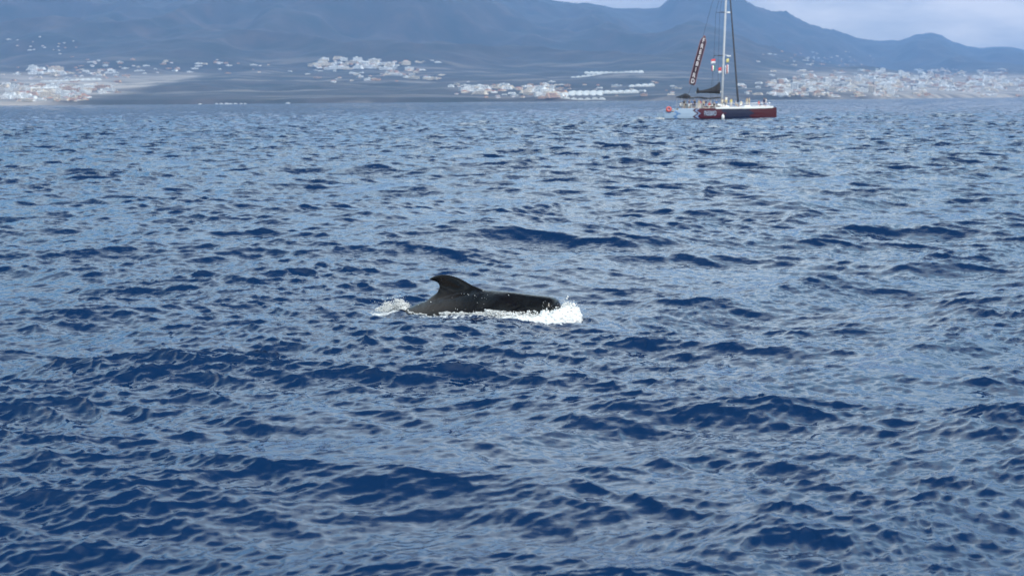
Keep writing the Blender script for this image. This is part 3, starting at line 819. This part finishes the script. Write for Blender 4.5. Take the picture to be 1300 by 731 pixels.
# guard rails along the outer decks and pulpits
for sy in (-1, 1):
    for k, x in enumerate(np.linspace(-8.0, 10.6, 12)):
        t = (x + 12) / 24; w = 0.85 * min(1, 0.62 + 1.6 * t) * (1 - max(0, (t - 0.55) / 0.45) ** 2.2 * 0.93)
        MB().tube([(x, sy * (4.2 + w * 0.9), 2.1), (x, sy * (4.2 + w * 0.9), 3.05)], 0.022, 5).build('stanchion', m_steel, boat)
    for z in (2.62, 3.05):
        pts = []
        for x in np.linspace(-8.0, 10.6, 12):
            t = (x + 12) / 24; w = 0.85 * min(1, 0.62 + 1.6 * t) * (1 - max(0, (t - 0.55) / 0.45) ** 2.2 * 0.93)
            pts.append((x, sy * (4.2 + w * 0.9), z))
        MB().tube(pts, 0.018, 5).build('guard_rail', m_steel, boat)
    MB().tube([(10.6, sy * 4.7, 3.05), (11.6, sy * 4.45, 3.1), (11.75, sy * 4.2, 3.1), (11.6, sy * 3.95, 3.1), (10.6, sy * 3.7, 3.05)], 0.025, 6).build('pulpit', m_steel, boat)
# white locker box on the foredeck edge and fender
b = MB(); b.box(5.0, 6.3, -4.95, -4.0, 2.2, 2.62); b.build('deck_locker', m_white, boat, bevel=0.05)

def text_mesh(s, size, extrude=0.01):
    cu = bpy.data.curves.new('t', 'FONT'); cu.body = s; cu.size = size; cu.extrude = extrude
    cu.align_x = 'CENTER'; cu.align_y = 'CENTER'; cu.offset = 0.012 * size
    o = bpy.data.objects.new('t', cu); col.objects.link(o)
    bpy.context.view_layer.update()
    me = bpy.data.meshes.new_from_object(o.evaluated_get(bpy.context.evaluated_depsgraph_get()))
    bpy.data.objects.remove(o); bpy.data.curves.remove(cu)
    return me
m_letter = mat('pale_lettering', (0.30, 0.38, 0.50), 0.5, 0.04)
tm = text_mesh('FREEBIRD', 1.0, 0.01)
lt = link('lettering', tm, m_letter, hull_near)
lt.matrix_parent_inverse = Matrix.Identity(4)
lt.matrix_local = Matrix.Translation((-2.35, -5.22, 1.1)) @ Matrix.Rotation(math.pi / 2, 4, 'X') @ Matrix.Diagonal((0.62, 1.25, 1, 1))

# feather banner on its halyard, letters stacked down it
m_ban = mat('dark_maroon_banner', (0.045, 0.020, 0.032), 0.8, 0.2)
m_banl = mat('banner_lettering', (0.72, 0.66, 0.68), 0.7, 0.05)
m_edge = mat('banner_hem', (0.30, 0.17, 0.19), 0.8, 0.1)
banner = empty('feather_banner', BOAT_M @ Matrix.Translation((-5.6, -1.0, 6.9)))
tag(banner, 'tall dark feather banner lettered downwards, hanging above the catamaran stern', 'banner')
def ban_c(t):       # centre line, bottom to top, in banner coordinates
    return Vector((0.1 + 2.35 * t + 0.35 * math.sin(t * math.pi * 0.5) * t, 0.10 * math.sin(t * 7), 9.7 * t - 0.15))
b = MB(); hem = MB(); rr = []; e1 = []; e2 = []
for t in np.linspace(0, 1, 30):
    c = ban_c(t); w = 0.66 * min(1, (t + 0.02) / 0.05) ** 0.5 * (1 - max(0, (t - 0.86) / 0.14) ** 1.5 * 0.92)
    nx = Vector((0.97, 0, -0.25))
    rr.append([c - nx * w + Vector((0, 0.012, 0)), c + nx * w + Vector((0, 0.012, 0)), c + nx * w - Vector((0, 0.012, 0)), c - nx * w - Vector((0, 0.012, 0))])
    e1.append(c - nx * w); e2.append(c + nx * w)
b.loft(rr).build('cloth', m_ban, banner, True)
hem.tube(e1 + e2[::-1], 0.06, 5); hem.build('hem', m_edge, banner)
for k, ch in enumerate('FREEBIRD'):
    t = 0.90 - k * 0.118
    me = text_mesh(ch, 1.25, 0.02)
    o = link('letter', me, m_banl, banner)
    c = ban_c(t)
    o.matrix_local = Matrix.Translation(c + Vector((0, -0.06, 0))) @ Matrix.Rotation(R(14), 4, 'Y') @ Matrix.Rotation(math.pi / 2, 4, 'X') @ Matrix.Diagonal((0.85, 1.0, 1, 1))

# signal flags
def stripes(name, cols, axis):
    m, n_, l_, p_ = new_mat(name)
    t_ = n_.new('ShaderNodeTexCoord'); s_ = n_.new('ShaderNodeSeparateXYZ'); l_.new(t_.outputs['Object'], s_.inputs[0])
    r_ = n_.new('ShaderNodeValToRGB'); r_.color_ramp.interpolation = 'CONSTANT'
    while len(r_.color_ramp.elements) < len(cols): r_.color_ramp.elements.new(0.5)
    for i, c in enumerate(cols):
        r_.color_ramp.elements[i].position = i / len(cols); r_.color_ramp.elements[i].color = (*c, 1)
    l_.new(s_.outputs[axis], r_.inputs[0]); l_.new(r_.outputs[0], p_.inputs['Base Color']); p_.inputs['Roughness'].default_value = 0.8
    return m
RED, WHT, GRN, YEL, BLK = (0.50, 0.06, 0.07), (0.78, 0.78, 0.80), (0.06, 0.22, 0.10), (0.62, 0.54, 0.20), (0.03, 0.03, 0.04)
def flag(x, z, w, h, m, label, y=-2.35):
    b = MB(); rr = []
    for u in np.linspace(0, 1, 9):
        rr.append([(u, 0.10 * math.sin(u * 6) * u + dy, v - 0.12 * u * u) for v, dy in ((0, 0.01), (0.33, 0.01), (0.66, 0.01), (1, 0.01), (1, -0.01), (0.66, -0.01), (0.33, -0.01), (0, -0.01))])
    b.loft(rr); o = b.build('flag', m, None, True)
    o.matrix_world = BOAT_M @ Matrix.Translation((x, y, z)) @ Matrix.Diagonal((-w * 0.8, 1, h * 0.85, 1)) @ Matrix.Rotation(R(0), 4, 'Z')
    tag(o, label, 'flag', 'flags flown from the catamaran rigging')
flag(-0.75, 10.9, 1.2, 1.1, stripes('red_white_flag', [WHT, RED], 2), 'flag with red upper and white lower half on the side halyard')
flag(-0.85, 9.5, 0.9, 1.25, stripes('tricolour_flag', [GRN, WHT, RED], 0), 'tricolour flag of green, white and red flown under the red and white flag')
flag(0.95, 9.1, 0.9, 1.3, stripes('red_over_white_flag', [WHT, RED, RED], 2), 'mostly red flag with white foot beside the mast', -0.35)
flag(2.45, 9.0, 0.85, 2.0, stripes('white_black_flag', [WHT, RED, BLK, WHT], 0), 'tall flag of white, red and black bands in front of the mast', -0.35)
flag(2.55, 11.15, 0.75, 0.9, stripes('yellow_flag', [YEL, YEL], 0), 'small plain yellow flag high in front of the mast', -0.35)

# lifebuoy, fender and stern wash
b = MB(); b.tube([(0.40 * math.cos(a), 0.40 * math.sin(a) * 0.25, 0.36 * math.sin(a)) for a in np.linspace(0, 2 * math.pi, 25)], 0.22, 8)
buoy = b.build('lifebuoy', m_red, None, True); buoy.matrix_world = BOAT_M @ Matrix.Translation((-11.0, -4.5, 2.0))
tag(buoy, 'red lifebuoy hung over the pale blue catamaran stern', 'lifebuoy')
b = MB(); b.loft([[(r_ * math.cos(a), r_ * math.sin(a), z) for a in np.linspace(0, 2 * math.pi, 11)[:-1]] for z, r_ in ((-0.45, 0.06), (-0.4, 0.22), (-0.2, 0.32), (0.15, 0.32), (0.35, 0.2), (0.42, 0.07), (0.6, 0.05))])
fen = b.build('fender', m_white, None, True); fen.matrix_world = BOAT_M @ Matrix.Translation((0.3, -5.5, 0.45))
tag(fen, 'white fender hanging at the waterline amidships of the catamaran', 'fender')
NW = 900
sx_ = -12.0 - 1.6 * g.uniform(0, 1, NW) ** 0.8; sy_ = -4.2 + 0.7 * g.standard_normal(NW); sz_ = 0.35 * g.uniform(0, 1, NW) ** 2
Lw = np.stack([sx_, sy_, sz_], -1); Mw = np.array(BOAT_M)
Pq = Lw @ Mw[:3, :3].T + Mw[:3, 3]; Pq[:, 2] += np.clip(sea_z(Pq[:, 0], Pq[:, 1]), -0.1, 0.2)
wake = link('stern_wash', blobs(Pq, g.uniform(0.04, 0.12, NW), g), m_foam)
tag(wake, 'white wash behind the catamaran stern', kind='stuff')

# ------------------------------------------------------------------ people on board
m_skin = [mat('skin_tan', (0.36, 0.20, 0.13), 0.6), mat('skin_fair', (0.52, 0.33, 0.25), 0.6)]
m_hair = [mat('dark_hair', (0.02, 0.015, 0.012), 0.7), mat('brown_hair', (0.10, 0.06, 0.035), 0.7), mat('blond_hair', (0.35, 0.25, 0.12), 0.7)]
CL = {k: mat(k + '_cloth', c, 0.85, 0.15, 8) for k, c in dict(white=(0.75, 0.75, 0.72), navy=(0.02, 0.03, 0.09), black=(0.015, 0.015, 0.02), red=(0.45, 0.04, 0.05), yellow=(0.68, 0.58, 0.22), blue=(0.08, 0.18, 0.42), beige=(0.45, 0.36, 0.25), grey=(0.28, 0.29, 0.31), cream=(0.66, 0.60, 0.48)).items()}
def figure(sitting=False, arm=0):
    """one continuous body grown on a skeleton; arm 0 = hanging, 1 = one raised to the rail"""
    J, E, Rd = [], [], []
    def j(p, r, par=None):
        J.append(p); Rd.append(r)
        if par is not None: E.append((par, len(J) - 1))
        return len(J) - 1
    hz = 0.52 if sitting else 0.93
    pel = j((0, 0, hz), 0.145); ab = j((0, 0, hz + 0.18), 0.135, pel); ch = j((0.01, 0, hz + 0.38), 0.155, ab)
    nk = j((0.0, 0, hz + 0.55), 0.062, ch); hd0 = j((0.02, 0, hz + 0.64), 0.085, nk); hd = j((0.02, 0, hz + 0.74), 0.10, hd0); j((0.01, 0, hz + 0.83), 0.06, hd)
    for s in (-1, 1):
        sh = j((0, s * 0.19, hz + 0.47), 0.07, ch)
        if arm and s < 0:
            el = j((0.16, s * 0.30, hz + 0.25), 0.048, sh); wr = j((0.38, s * 0.26, hz + 0.22), 0.034, el); dirv = Vector((1, 0, -0.15))
        else:
            el = j((-0.03, s * 0.27, hz + 0.18), 0.048, sh); wr = j((0.06, s * 0.29, hz - 0.06), 0.034, el); dirv = Vector((0.15, 0, -1))
        pm = j(tuple(Vector(J[wr]) + dirv * 0.07), 0.036, wr)
        for q in range(4): j(tuple(Vector(J[pm]) + dirv * (0.09 + 0.01 * (q in (1, 2))) + Vector(((q - 1.5) * 0.022 * (abs(dirv.z) > 0.5), (q - 1.5) * 0.022 * (abs(dirv.z) < 0.5), 0))), 0.010, pm)
        j(tuple(Vector(J[wr]) + dirv * 0.08 + Vector((0.05, 0, 0.02))), 0.011, wr)
        hp = j((0, s * 0.10, hz - 0.05), 0.105, pel)
        if sitting:
            kn = j((0.42, s * 0.13, hz - 0.02), 0.07, hp); an_ = j((0.45, s * 0.13, 0.09), 0.045, kn)
        else:
            kn = j((0.03, s * 0.12, 0.50), 0.07, hp); an_ = j((0.0, s * 0.13, 0.09), 0.045, kn)
        j((J[an_][0] + 0.15, J[an_][1], 0.04), 0.038, an_)
    me = bpy.data.meshes.new('figure'); me.from_pydata(J, E, [])
    o = bpy.data.objects.new('figure', me); col.objects.link(o)
    sk = o.modifiers.new('skin', 'SKIN'); sk.use_smooth_shade = True
    for i, r_ in enumerate(Rd):
        me.skin_vertices[0].data[i].radius = (r_, r_ * (1.22 if i in (1, 2) else 1.0)); me.skin_vertices[0].data[i].use_root = (i == 0)
    ssf = o.modifiers.new('sub', 'SUBSURF'); ssf.levels = 1; ssf.render_levels = 1
    bpy.context.view_layer.update()
    m2 = bpy.data.meshes.new_from_object(o.evaluated_get(bpy.context.evaluated_depsgraph_get()))
    bpy.data.objects.remove(o); bpy.data.meshes.remove(me)
    # 0 skin 1 hair 2 top 3 bottoms
    idx = []
    for f in m2.polygons:
        c = f.center
        if c.z > hz + 0.745 or (c.z > hz + 0.62 and c.x < -0.03): k = 1
        elif c.z > hz + 0.53: k = 0
        elif abs(c.y) > 0.235 and c.z < hz + 0.30: k = 0
        elif c.z > hz + 0.04 and c.x < 0.3: k = 2
        elif (not sitting and c.z > 0.45 and abs(c.y) < 0.26) or (sitting and c.z > 0.40): k = 3
        else: k = 0
        idx.append(k)
    m2.polygons.foreach_set('material_index', idx)
    return m2
FIG = {(s, a): figure(s, a) for s in (False, True) for a in (0, 1)}
PEOPLE = [  # x, y, floor z, facing (deg), sitting, arm, top, bottoms, label
 (-7.5, -2.9, 2.05, -100, False, 0, 'black', 'beige', 'person in black top and beige shorts beside the steering console'),
 (-6.5, -3.2, 2.05, -70, False, 1, 'navy', 'white', 'person in navy top and white shorts leaning out under the awning'),
 (-5.3, -3.3, 2.05, -90, False, 0, 'black', 'navy', 'person in black top and navy trousers at the rail under the awning'),
 (-3.4, -3.3, 2.05, -90, False, 0, 'beige', 'black', 'person in beige top and black shorts under the middle of the awning'),
 (-1.9, -3.2, 2.05, -80, False, 0, 'grey', 'navy', 'person in grey top and navy shorts under the front of the awning'),
 (-0.7, -3.5, 2.05, -100, False, 0, 'blue', 'black', 'person in blue top and black shorts standing just aft of the mast'),
 (-8.1, -2.4, 2.05, -60, True, 0, 'white', 'grey', 'person in white shirt sitting at the catamaran stern'),
 (-6.95, -1.6, 2.05, -80, False, 1, 'white', 'navy', 'person in white shirt standing under the raised awning peak'),
 (-6.2, -2.6, 2.05, -20, False, 0, 'grey', 'black', 'person in grey top and black trousers standing by the awning peak'),
 (-5.6, -3.0, 2.05, -90, False, 0, 'blue', 'navy', 'person in blue top standing beside the cockpit bench'),
 (-5.0, -2.0, 2.05, 30, False, 0, 'navy', 'navy', 'person dressed all in navy standing in the cockpit'),
 (-4.4, -3.4, 2.05, -100, False, 0, 'beige', 'beige', 'person in beige clothes standing under the awning'),
 (-3.9, -2.6, 2.05, 150, False, 1, 'red', 'beige', 'person in red top and beige shorts under the awning'),
 (-2.9, -3.1, 2.05, -90, False, 0, 'navy', 'blue', 'person in navy top and blue shorts standing by the cabin'),
 (-2.4, -4.4, 2.12, -70, True, 0, 'red', 'white', 'person in red top sitting on the side deck'),
 (-1.2, -3.3, 2.05, -60, True, 0, 'black', 'grey', 'person in black top sitting beside the cabin windows'),
 (0.45, -4.0, 2.3, -90, False, 0, 'cream', 'beige', 'person in cream top and beige shorts standing aft of the mast'),
 (0.95, -4.4, 2.3, -40, False, 1, 'beige', 'black', 'person in beige top with an arm out beside the mast'),
 (1.65, -2.2, 2.75, -90, False, 0, 'white', 'yellow', 'person in white top and yellow shorts standing on the cabin roof'),
 (2.3, -4.2, 2.3, -90, False, 0, 'yellow', 'cream', 'person in yellow top standing forward of the mast'),
 (3.3, -4.3, 2.3, -60, True, 0, 'grey', 'beige', 'person in grey top sitting on the foredeck'),
 (4.4, -4.2, 2.3, -120, True, 0, 'cream', 'white', 'person in cream top sitting below the furled jib'),
 (5.9, -3.2, 2.45, -90, False, 0, 'beige', 'cream', 'person in beige top standing on the foredeck behind the white locker'),
 (6.35, -3.4, 2.45, 180, False, 1, 'cream', 'beige', 'person in cream top leaning an arm out on the foredeck'),
 (8.2, -4.2, 2.3, -60, True, 0, 'red', 'navy', 'person in red top sitting near the bow'),
 (9.3, -4.2, 2.3, -90, False, 0, 'navy', 'navy', 'person in navy clothes standing at the bow rail'),
 (9.75, -3.9, 2.3, -150, False, 1, 'white', 'blue', 'person in white top and blue shorts at the bow rail'),
]
for i, (x, y, z, fa, sit, arm, c1, c2, lb) in enumerate(PEOPLE):
    me = FIG[(sit, arm)].copy()
    for m in (m_skin[i % 2], m_hair[i % 3], CL[c1], CL[c2]): me.materials.append(m)
    o = bpy.data.objects.new('person', me); col.objects.link(o)
    o.matrix_world = BOAT_M @ Matrix.Translation((x, y, z)) @ Matrix.Rotation(R(fa), 4, 'Z')
    tag(o, lb, 'person', 'people on the catamaran')

# ------------------------------------------------------------------ towns on the coast
WALLS = [mat('white_render', (0.78, 0.77, 0.74), 0.8, 0.06, 0.1), mat('cream_render', (0.70, 0.60, 0.47), 0.8, 0.08, 0.1), mat('ochre_render', (0.55, 0.36, 0.24), 0.8, 0.1, 0.1), mat('grey_concrete', (0.42, 0.41, 0.40), 0.9, 0.1, 0.1)]
m_tile = mat('clay_tiles', (0.36, 0.15, 0.09), 0.9, 0.2, 0.3)
m_win = mat('window_glass', (0.05, 0.06, 0.08), 0.2)
m_poly = mat('greenhouse_sheet', (0.55, 0.54, 0.50), 0.6, 0.08, 0.05)
def bld_block(nf, wd=1.0):      # apartment block: storeys with recessed window bands, parapet, stair head
    b = MB(); w, dp = 15 * wd, 8
    for k in range(nf):
        b.box(-w, w, -dp, dp, k * 3.2, k * 3.2 + 1.5, 0); b.box(-w + 0.5, w - 0.5, -dp + 1.1, dp - 1.1, k * 3.2 + 1.5, k * 3.2 + 3.2, 1)
        for q in range(int(5 * wd) + 1):
            x = -w + q * (2 * w - 1.2) / int(5 * wd); b.box(x, x + 1.2, -dp + 0.02, -dp + 1.2, k * 3.2 + 1.5, k * 3.2 + 3.2, 0)
    b.box(-w, w, -dp, dp, nf * 3.2, nf * 3.2 + 1.0, 0); b.box(-w * 0.3, w * 0.1, -3, 3, nf * 3.2 + 1.0, nf * 3.2 + 3.6, 0)
    return b
def bld_terrace():              # stepped terraces down the slope
    b = MB()
    for k in range(4):
        b.box(-20 + k * 1.5, 20 - k * 2.0, -10 + k * 4.5, 10, k * 3.3, k * 3.3 + 3.3, 0)
        b.box(-17 + k * 1.5, 16 - k * 2.0, -10.1 + k * 4.5, -10 + k * 4.5, k * 3.3 + 0.8, k * 3.3 + 2.4, 1)
    return b
def bld_villa():                # L-shaped house with hipped tile roof
    b = MB(); b.box(-9, 9, -5, 5, -1, 6, 0); b.box(2, 9, -10, -4.9, -1, 3.4, 0)
    b.add([(-9.6, -5.6, 6), (9.6, -5.6, 6), (9.6, 5.6, 6), (-9.6, 5.6, 6), (-4, 0, 8.6), (4, 0, 8.6)], [(0, 1, 5, 4), (1, 2, 5), (2, 3, 4, 5), (3, 0, 4), (3, 2, 1, 0)], 2)
    for x in (-7, -3, 5.6): b.box(x, x + 2, -5.06, -4.95, 3.2, 4.8, 1)
    b.box(4, 7, -10.06, -9.95, 0.6, 2.4, 1)
    return b
TYPES = []
for ti, mb in enumerate((bld_block(4), bld_block(6, 0.7), bld_block(3, 1.5), bld_terrace(), bld_villa())):
    for wi in range(3):
        o = MB(); o.v, o.f, o.m = mb.v, mb.f, mb.m
        ob = o.build('building', [WALLS[wi], m_win, m_tile]); TYPES.append((ti, wi, ob.data)); bpy.data.objects.remove(ob)
COLR = ('white', 'cream', 'ochre')
FORM = ('four-storey block', 'narrow tall block', 'wide low block', 'stepped terrace block', 'tile-roofed house')
# clusters seen on the coast: pixel boxes, number, mean scale, label
CLUSTERS = [
 ((4, 18, 106, 118), 5, (0, 1, 3), 1.2, 'at the far tip of the bright resort'),
 ((40, 84, 112, 124), 26, (0, 2, 3), 1.15, 'in the bright resort on the headland'),
 ((8, 46, 116, 130), 16, (4, 2, 3), 1.0, 'by the shore below the bright resort'),
 ((80, 112, 116, 128), 12, (4, 2, 0), 1.0, 'on the edge of the bright resort'),
 ((108, 140, 112, 120), 9, (2, 0), 1.15, 'in the row beside the bright resort'),
 ((40, 84, 88, 100), 24, (2, 3, 0), 1.15, 'in the upper village above the bright resort'),
 ((4, 100, 46, 78), 20, (4, 4, 2), 0.6, 'scattered high on the mountain slope'),
 ((110, 330, 80, 95), 26, (2, 4, 0), 0.75, 'in the thin row along the middle slope'),
 ((395, 525, 77, 92), 58, (2, 0, 3, 4), 1.25, 'in the long hillside village'),
 ((420, 550, 94, 106), 14, (4, 2), 1.0, 'below the long hillside village'),
 ((588, 700, 110, 121), 30, (2, 4, 3), 1.1, 'in the village astern of the catamaran'),
 ((676, 712, 118, 127), 12, (0, 2, 3), 1.1, 'on the shorefront beside the white greenhouses'),
 ((985, 1140, 95, 122), 70, (0, 2, 3, 1), 1.05, 'in the dense town off the catamaran bow'),
 ((1120, 1200, 88, 118), 45, (0, 3, 1), 1.1, 'on the knoll in the dense coastal town'),
 ((1195, 1300, 96, 120), 50, (0, 2, 3), 1.05, 'beyond the knoll in the dense coastal town'),
]
MAXI = 300
tot = sum(c[1] for c in CLUSTERS)
items = []
for (x0, x1, y0, y1), cnt, types, sc_, lb in CLUSTERS:
    for q in range(cnt):
        pos = on_hill(random.uniform(x0, x1), random.triangular(y0 - 2, y1 + 1))
        if pos is None or pos.z < 3: continue
        items.append((pos, random.choice(types), sc_ * random.uniform(0.8, 1.3), random.uniform(-0.6, 0.6), lb, random.choices((0, 1, 2), (6, 3, 1.2))[0]))
random.shuffle(items)
items.sort(key=lambda it: -it[2] / it[0].y)
def mesh_of(ti, wi): return next(m for a, w_, m in TYPES if a == ti and w_ == wi)
for pos, ti, sc_, rz, lb, wi in items[:MAXI]:
    o = bpy.data.objects.new('building', mesh_of(ti, wi)); col.objects.link(o)
    o.location = (pos.x, pos.y, pos.z - 0.8); o.rotation_euler = (0, 0, rz); o.scale = (sc_, sc_, sc_ * random.uniform(0.7, 1.0))
    full = COLR[wi] + ' ' + FORM[ti] + ' ' + lb
    tag(o, full, 'building', 'far buildings: ' + full)
# the rest of the towns, too small to tell apart
tb = {0: [], 1: [], 2: []}
rest = items[MAXI:]
for (x0, x1, y0, y1), cnt in (((975, 1150, 90, 124), 650), ((1110, 1300, 88, 123), 850), ((395, 560, 88, 104), 60), ((560, 860, 104, 124), 70), ((0, 160, 84, 106), 60), ((590, 700, 110, 122), 120), ((930, 1010, 104, 122), 60), ((395, 560, 78, 95), 90), ((20, 110, 108, 130), 160), ((40, 150, 88, 128), 90), ((590, 760, 108, 125), 90), ((960, 1110, 66, 84), 90), ((100, 400, 76, 100), 60)):
    for q in range(cnt):
        px, py = random.uniform(x0, x1), random.uniform(y0, y1)
        if float(vnoise(np.array(px / 13.0), np.array(py / 5.0), 77)) < -0.15: continue
        pos = on_hill(px, py)
        if pos is None or pos.z < 3: continue
        rest.append((pos, random.choice((0, 2, 4, 4, 3)), random.uniform(0.45, 0.9), random.uniform(-0.7, 0.7), '', random.choices((0, 1, 2), (5, 3, 2))[0]))
tm_ = MB(); base = {}
for ti, wi, m in TYPES:
    if wi == 0: base[ti] = (np.array([v.co[:] for v in m.vertices]), [tuple(p_.vertices) for p_ in m.polygons], [p_.material_index for p_ in m.polygons])
for pos, ti, sc_, rz, lb, wi in rest:
    bv, bf, bmI = base[ti]; c_, s2 = math.cos(rz) * sc_, math.sin(rz) * sc_
    vv = np.stack([bv[:, 0] * c_ - bv[:, 1] * s2 + pos.x, bv[:, 0] * s2 + bv[:, 1] * c_ + pos.y, bv[:, 2] * sc_ * 0.8 + pos.z - 0.8], -1)
    o0 = len(tm_.v); tm_.v += vv.tolist(); tm_.f += [tuple(i + o0 for i in f) for f in bf]; tm_.m += [wi if k == 0 else k + 2 for k in bmI]
me = bpy.data.meshes.new('town'); me.from_pydata(tm_.v, [], tm_.f); me.polygons.foreach_set('material_index', tm_.m)
town = link('distant_town', me, [WALLS[0], WALLS[1], WALLS[2], m_win, m_tile])
tag(town, 'far houses of the coastal towns merging into pale bands', kind='stuff')
# long plastic greenhouses
def greenhouse(px0, px1, py, depth, label):
    a, c = on_hill(px0, py), on_hill(px1, py)
    if a is None or c is None: return
    d = Vector((c.x - a.x, 0, 0)); L_ = d.length; nb = max(4, int(L_ / 24))
    b = MB(); rr = []
    z0 = min(a.z, c.z) - 3; yb = min(a.y, c.y)
    root = empty('greenhouse', Matrix.Translation((a.x, yb, 0)))
    tag(root, label, 'greenhouse', 'long plastic greenhouses on the coastal plain')
    for k in range(nb):
        x0, x1 = L_ * k / nb, L_ * (k + 1) / nb - 1.0
        t = (k + 0.5) / nb; zg = float(hill(np.array(a.x + L_ * t), np.array(yb + depth)))
        zf = float(hill(np.array(a.x + L_ * t), np.array(yb))) - 3
        bb = MB(); pr = [(x0, 0), (x0, 5.5), (x0 + (x1 - x0) * 0.25, 8.3), ((x0 + x1) / 2, 9.2), (x0 + (x1 - x0) * 0.75, 8.3), (x1, 5.5), (x1, 0)]
        bb.loft([[(x, y, z + zz0) for x, z in pr] for y, zz0 in ((0, zf), (depth, zg))])
        bb.build('bay', m_poly, root)
greenhouse(706, 769, 126.0, 260, 'broad white greenhouse range on the shore astern of the catamaran')
greenhouse(724, 812, 118.5, 90, 'long narrow white greenhouse above the shore range astern of the catamaran')
greenhouse(797, 832, 109.5, 50, 'short bright greenhouse strip close astern of the catamaran')
greenhouse(722, 765, 95.0, 60, 'pale greenhouse strip low on the slope below the mountain gap')
greenhouse(742, 818, 93.5, 50, 'faint long greenhouse strip above the others at the mountain foot')
greenhouse(82, 126, 102.5, 50, 'pale greenhouse strip below the upper village on the left-hand slope'.replace(' on the left-hand slope', ' above the resort'))

# small craft close under the far shore
m_boatw = mat('small_boat_white', (0.75, 0.76, 0.78), 0.4)
def craft_parts():
    b = MB(); b.loft([[(x, y * w, z) for y, z in ((0, -0.6), (0.8, 0.1), (1, 1.8 + sh), (-1, 1.8 + sh), (-0.8, 0.1))] for x, w, sh in ((-7, 2.1, 0), (-2, 2.4, 0), (3, 2.0, 0.25), (6, 1.0, 0.6), (7.6, 0.08, 0.8))])
    h_ = b.build('hull', m_boatw)
    b = MB(); b.loft([[(x, y, z) for y, z in ((-1.7, 1.8), (-1.4, t), (1.4, t), (1.7, 1.8))] for x, t in ((-4.5, 4.2), (1.0, 4.2), (2.6, 2.0))]); c_ = b.build('cabin', m_boatw)
    b = MB(); b.box(-3.8, 0.6, -1.72, 1.72, 2.7, 3.5); w_ = b.build('cabin_window', m_glass)
    return h_, c_, w_
proto = craft_parts()
CR = [(365.5, 132.2, 1.3, 'lone bright white motorboat off the dark shore below the hillside village'), (254, 134.0, 0.9, 'small white boat between the headland and the moored boats')] + \
     [(x, 133.4 - 0.002 * (x - 270), s, 'small white boat in the cluster moored under the dark shore') for x, s in ((275, 0.9), (281, 1.0), (288, 1.25), (293, 0.9), (299, 1.0), (306, 0.85), (311, 0.8))]
for i, (px, py, s, lb) in enumerate(CR):
    d = horizon_dir(px, py); yy = 4700.0; xq = d.x / d.y * yy
    r0 = empty('motor_boat', Matrix.Translation((xq, yy, 0.1)) @ Matrix.Rotation(random.uniform(-0.5, 0.5), 4, 'Z') @ Matrix.Scale(s * 0.75, 4))
    tag(r0, lb, 'boat', 'small boats off the far shore')
    for o in proto:
        c_ = o if i == 0 else o.copy()
        if i: col.objects.link(c_)
        c_.parent = r0

# ------------------------------------------------------------------ haze
b = MB(); b.box(-16000, 16000, -400, 24800, -40, 1900)
hz = b.build('haze', [])
m_haze = bpy.data.materials.new('sea_haze'); m_haze.use_nodes = True
n, l = m_haze.node_tree.nodes, m_haze.node_tree.links
n.clear()
ho = n.new('ShaderNodeOutputMaterial'); hv = n.new('ShaderNodeVolumePrincipled')
hv.inputs['Color'].default_value = (0.27, 0.48, 0.84, 1)
hv.inputs['Density'].default_value = 0.000053
hv.inputs['Anisotropy'].default_value = 0.0
l.new(hv.outputs[0], ho.inputs['Volume'])
hz.data.materials.append(m_haze)
tag(hz, 'blue sea haze in front of the far mountains', kind='stuff')
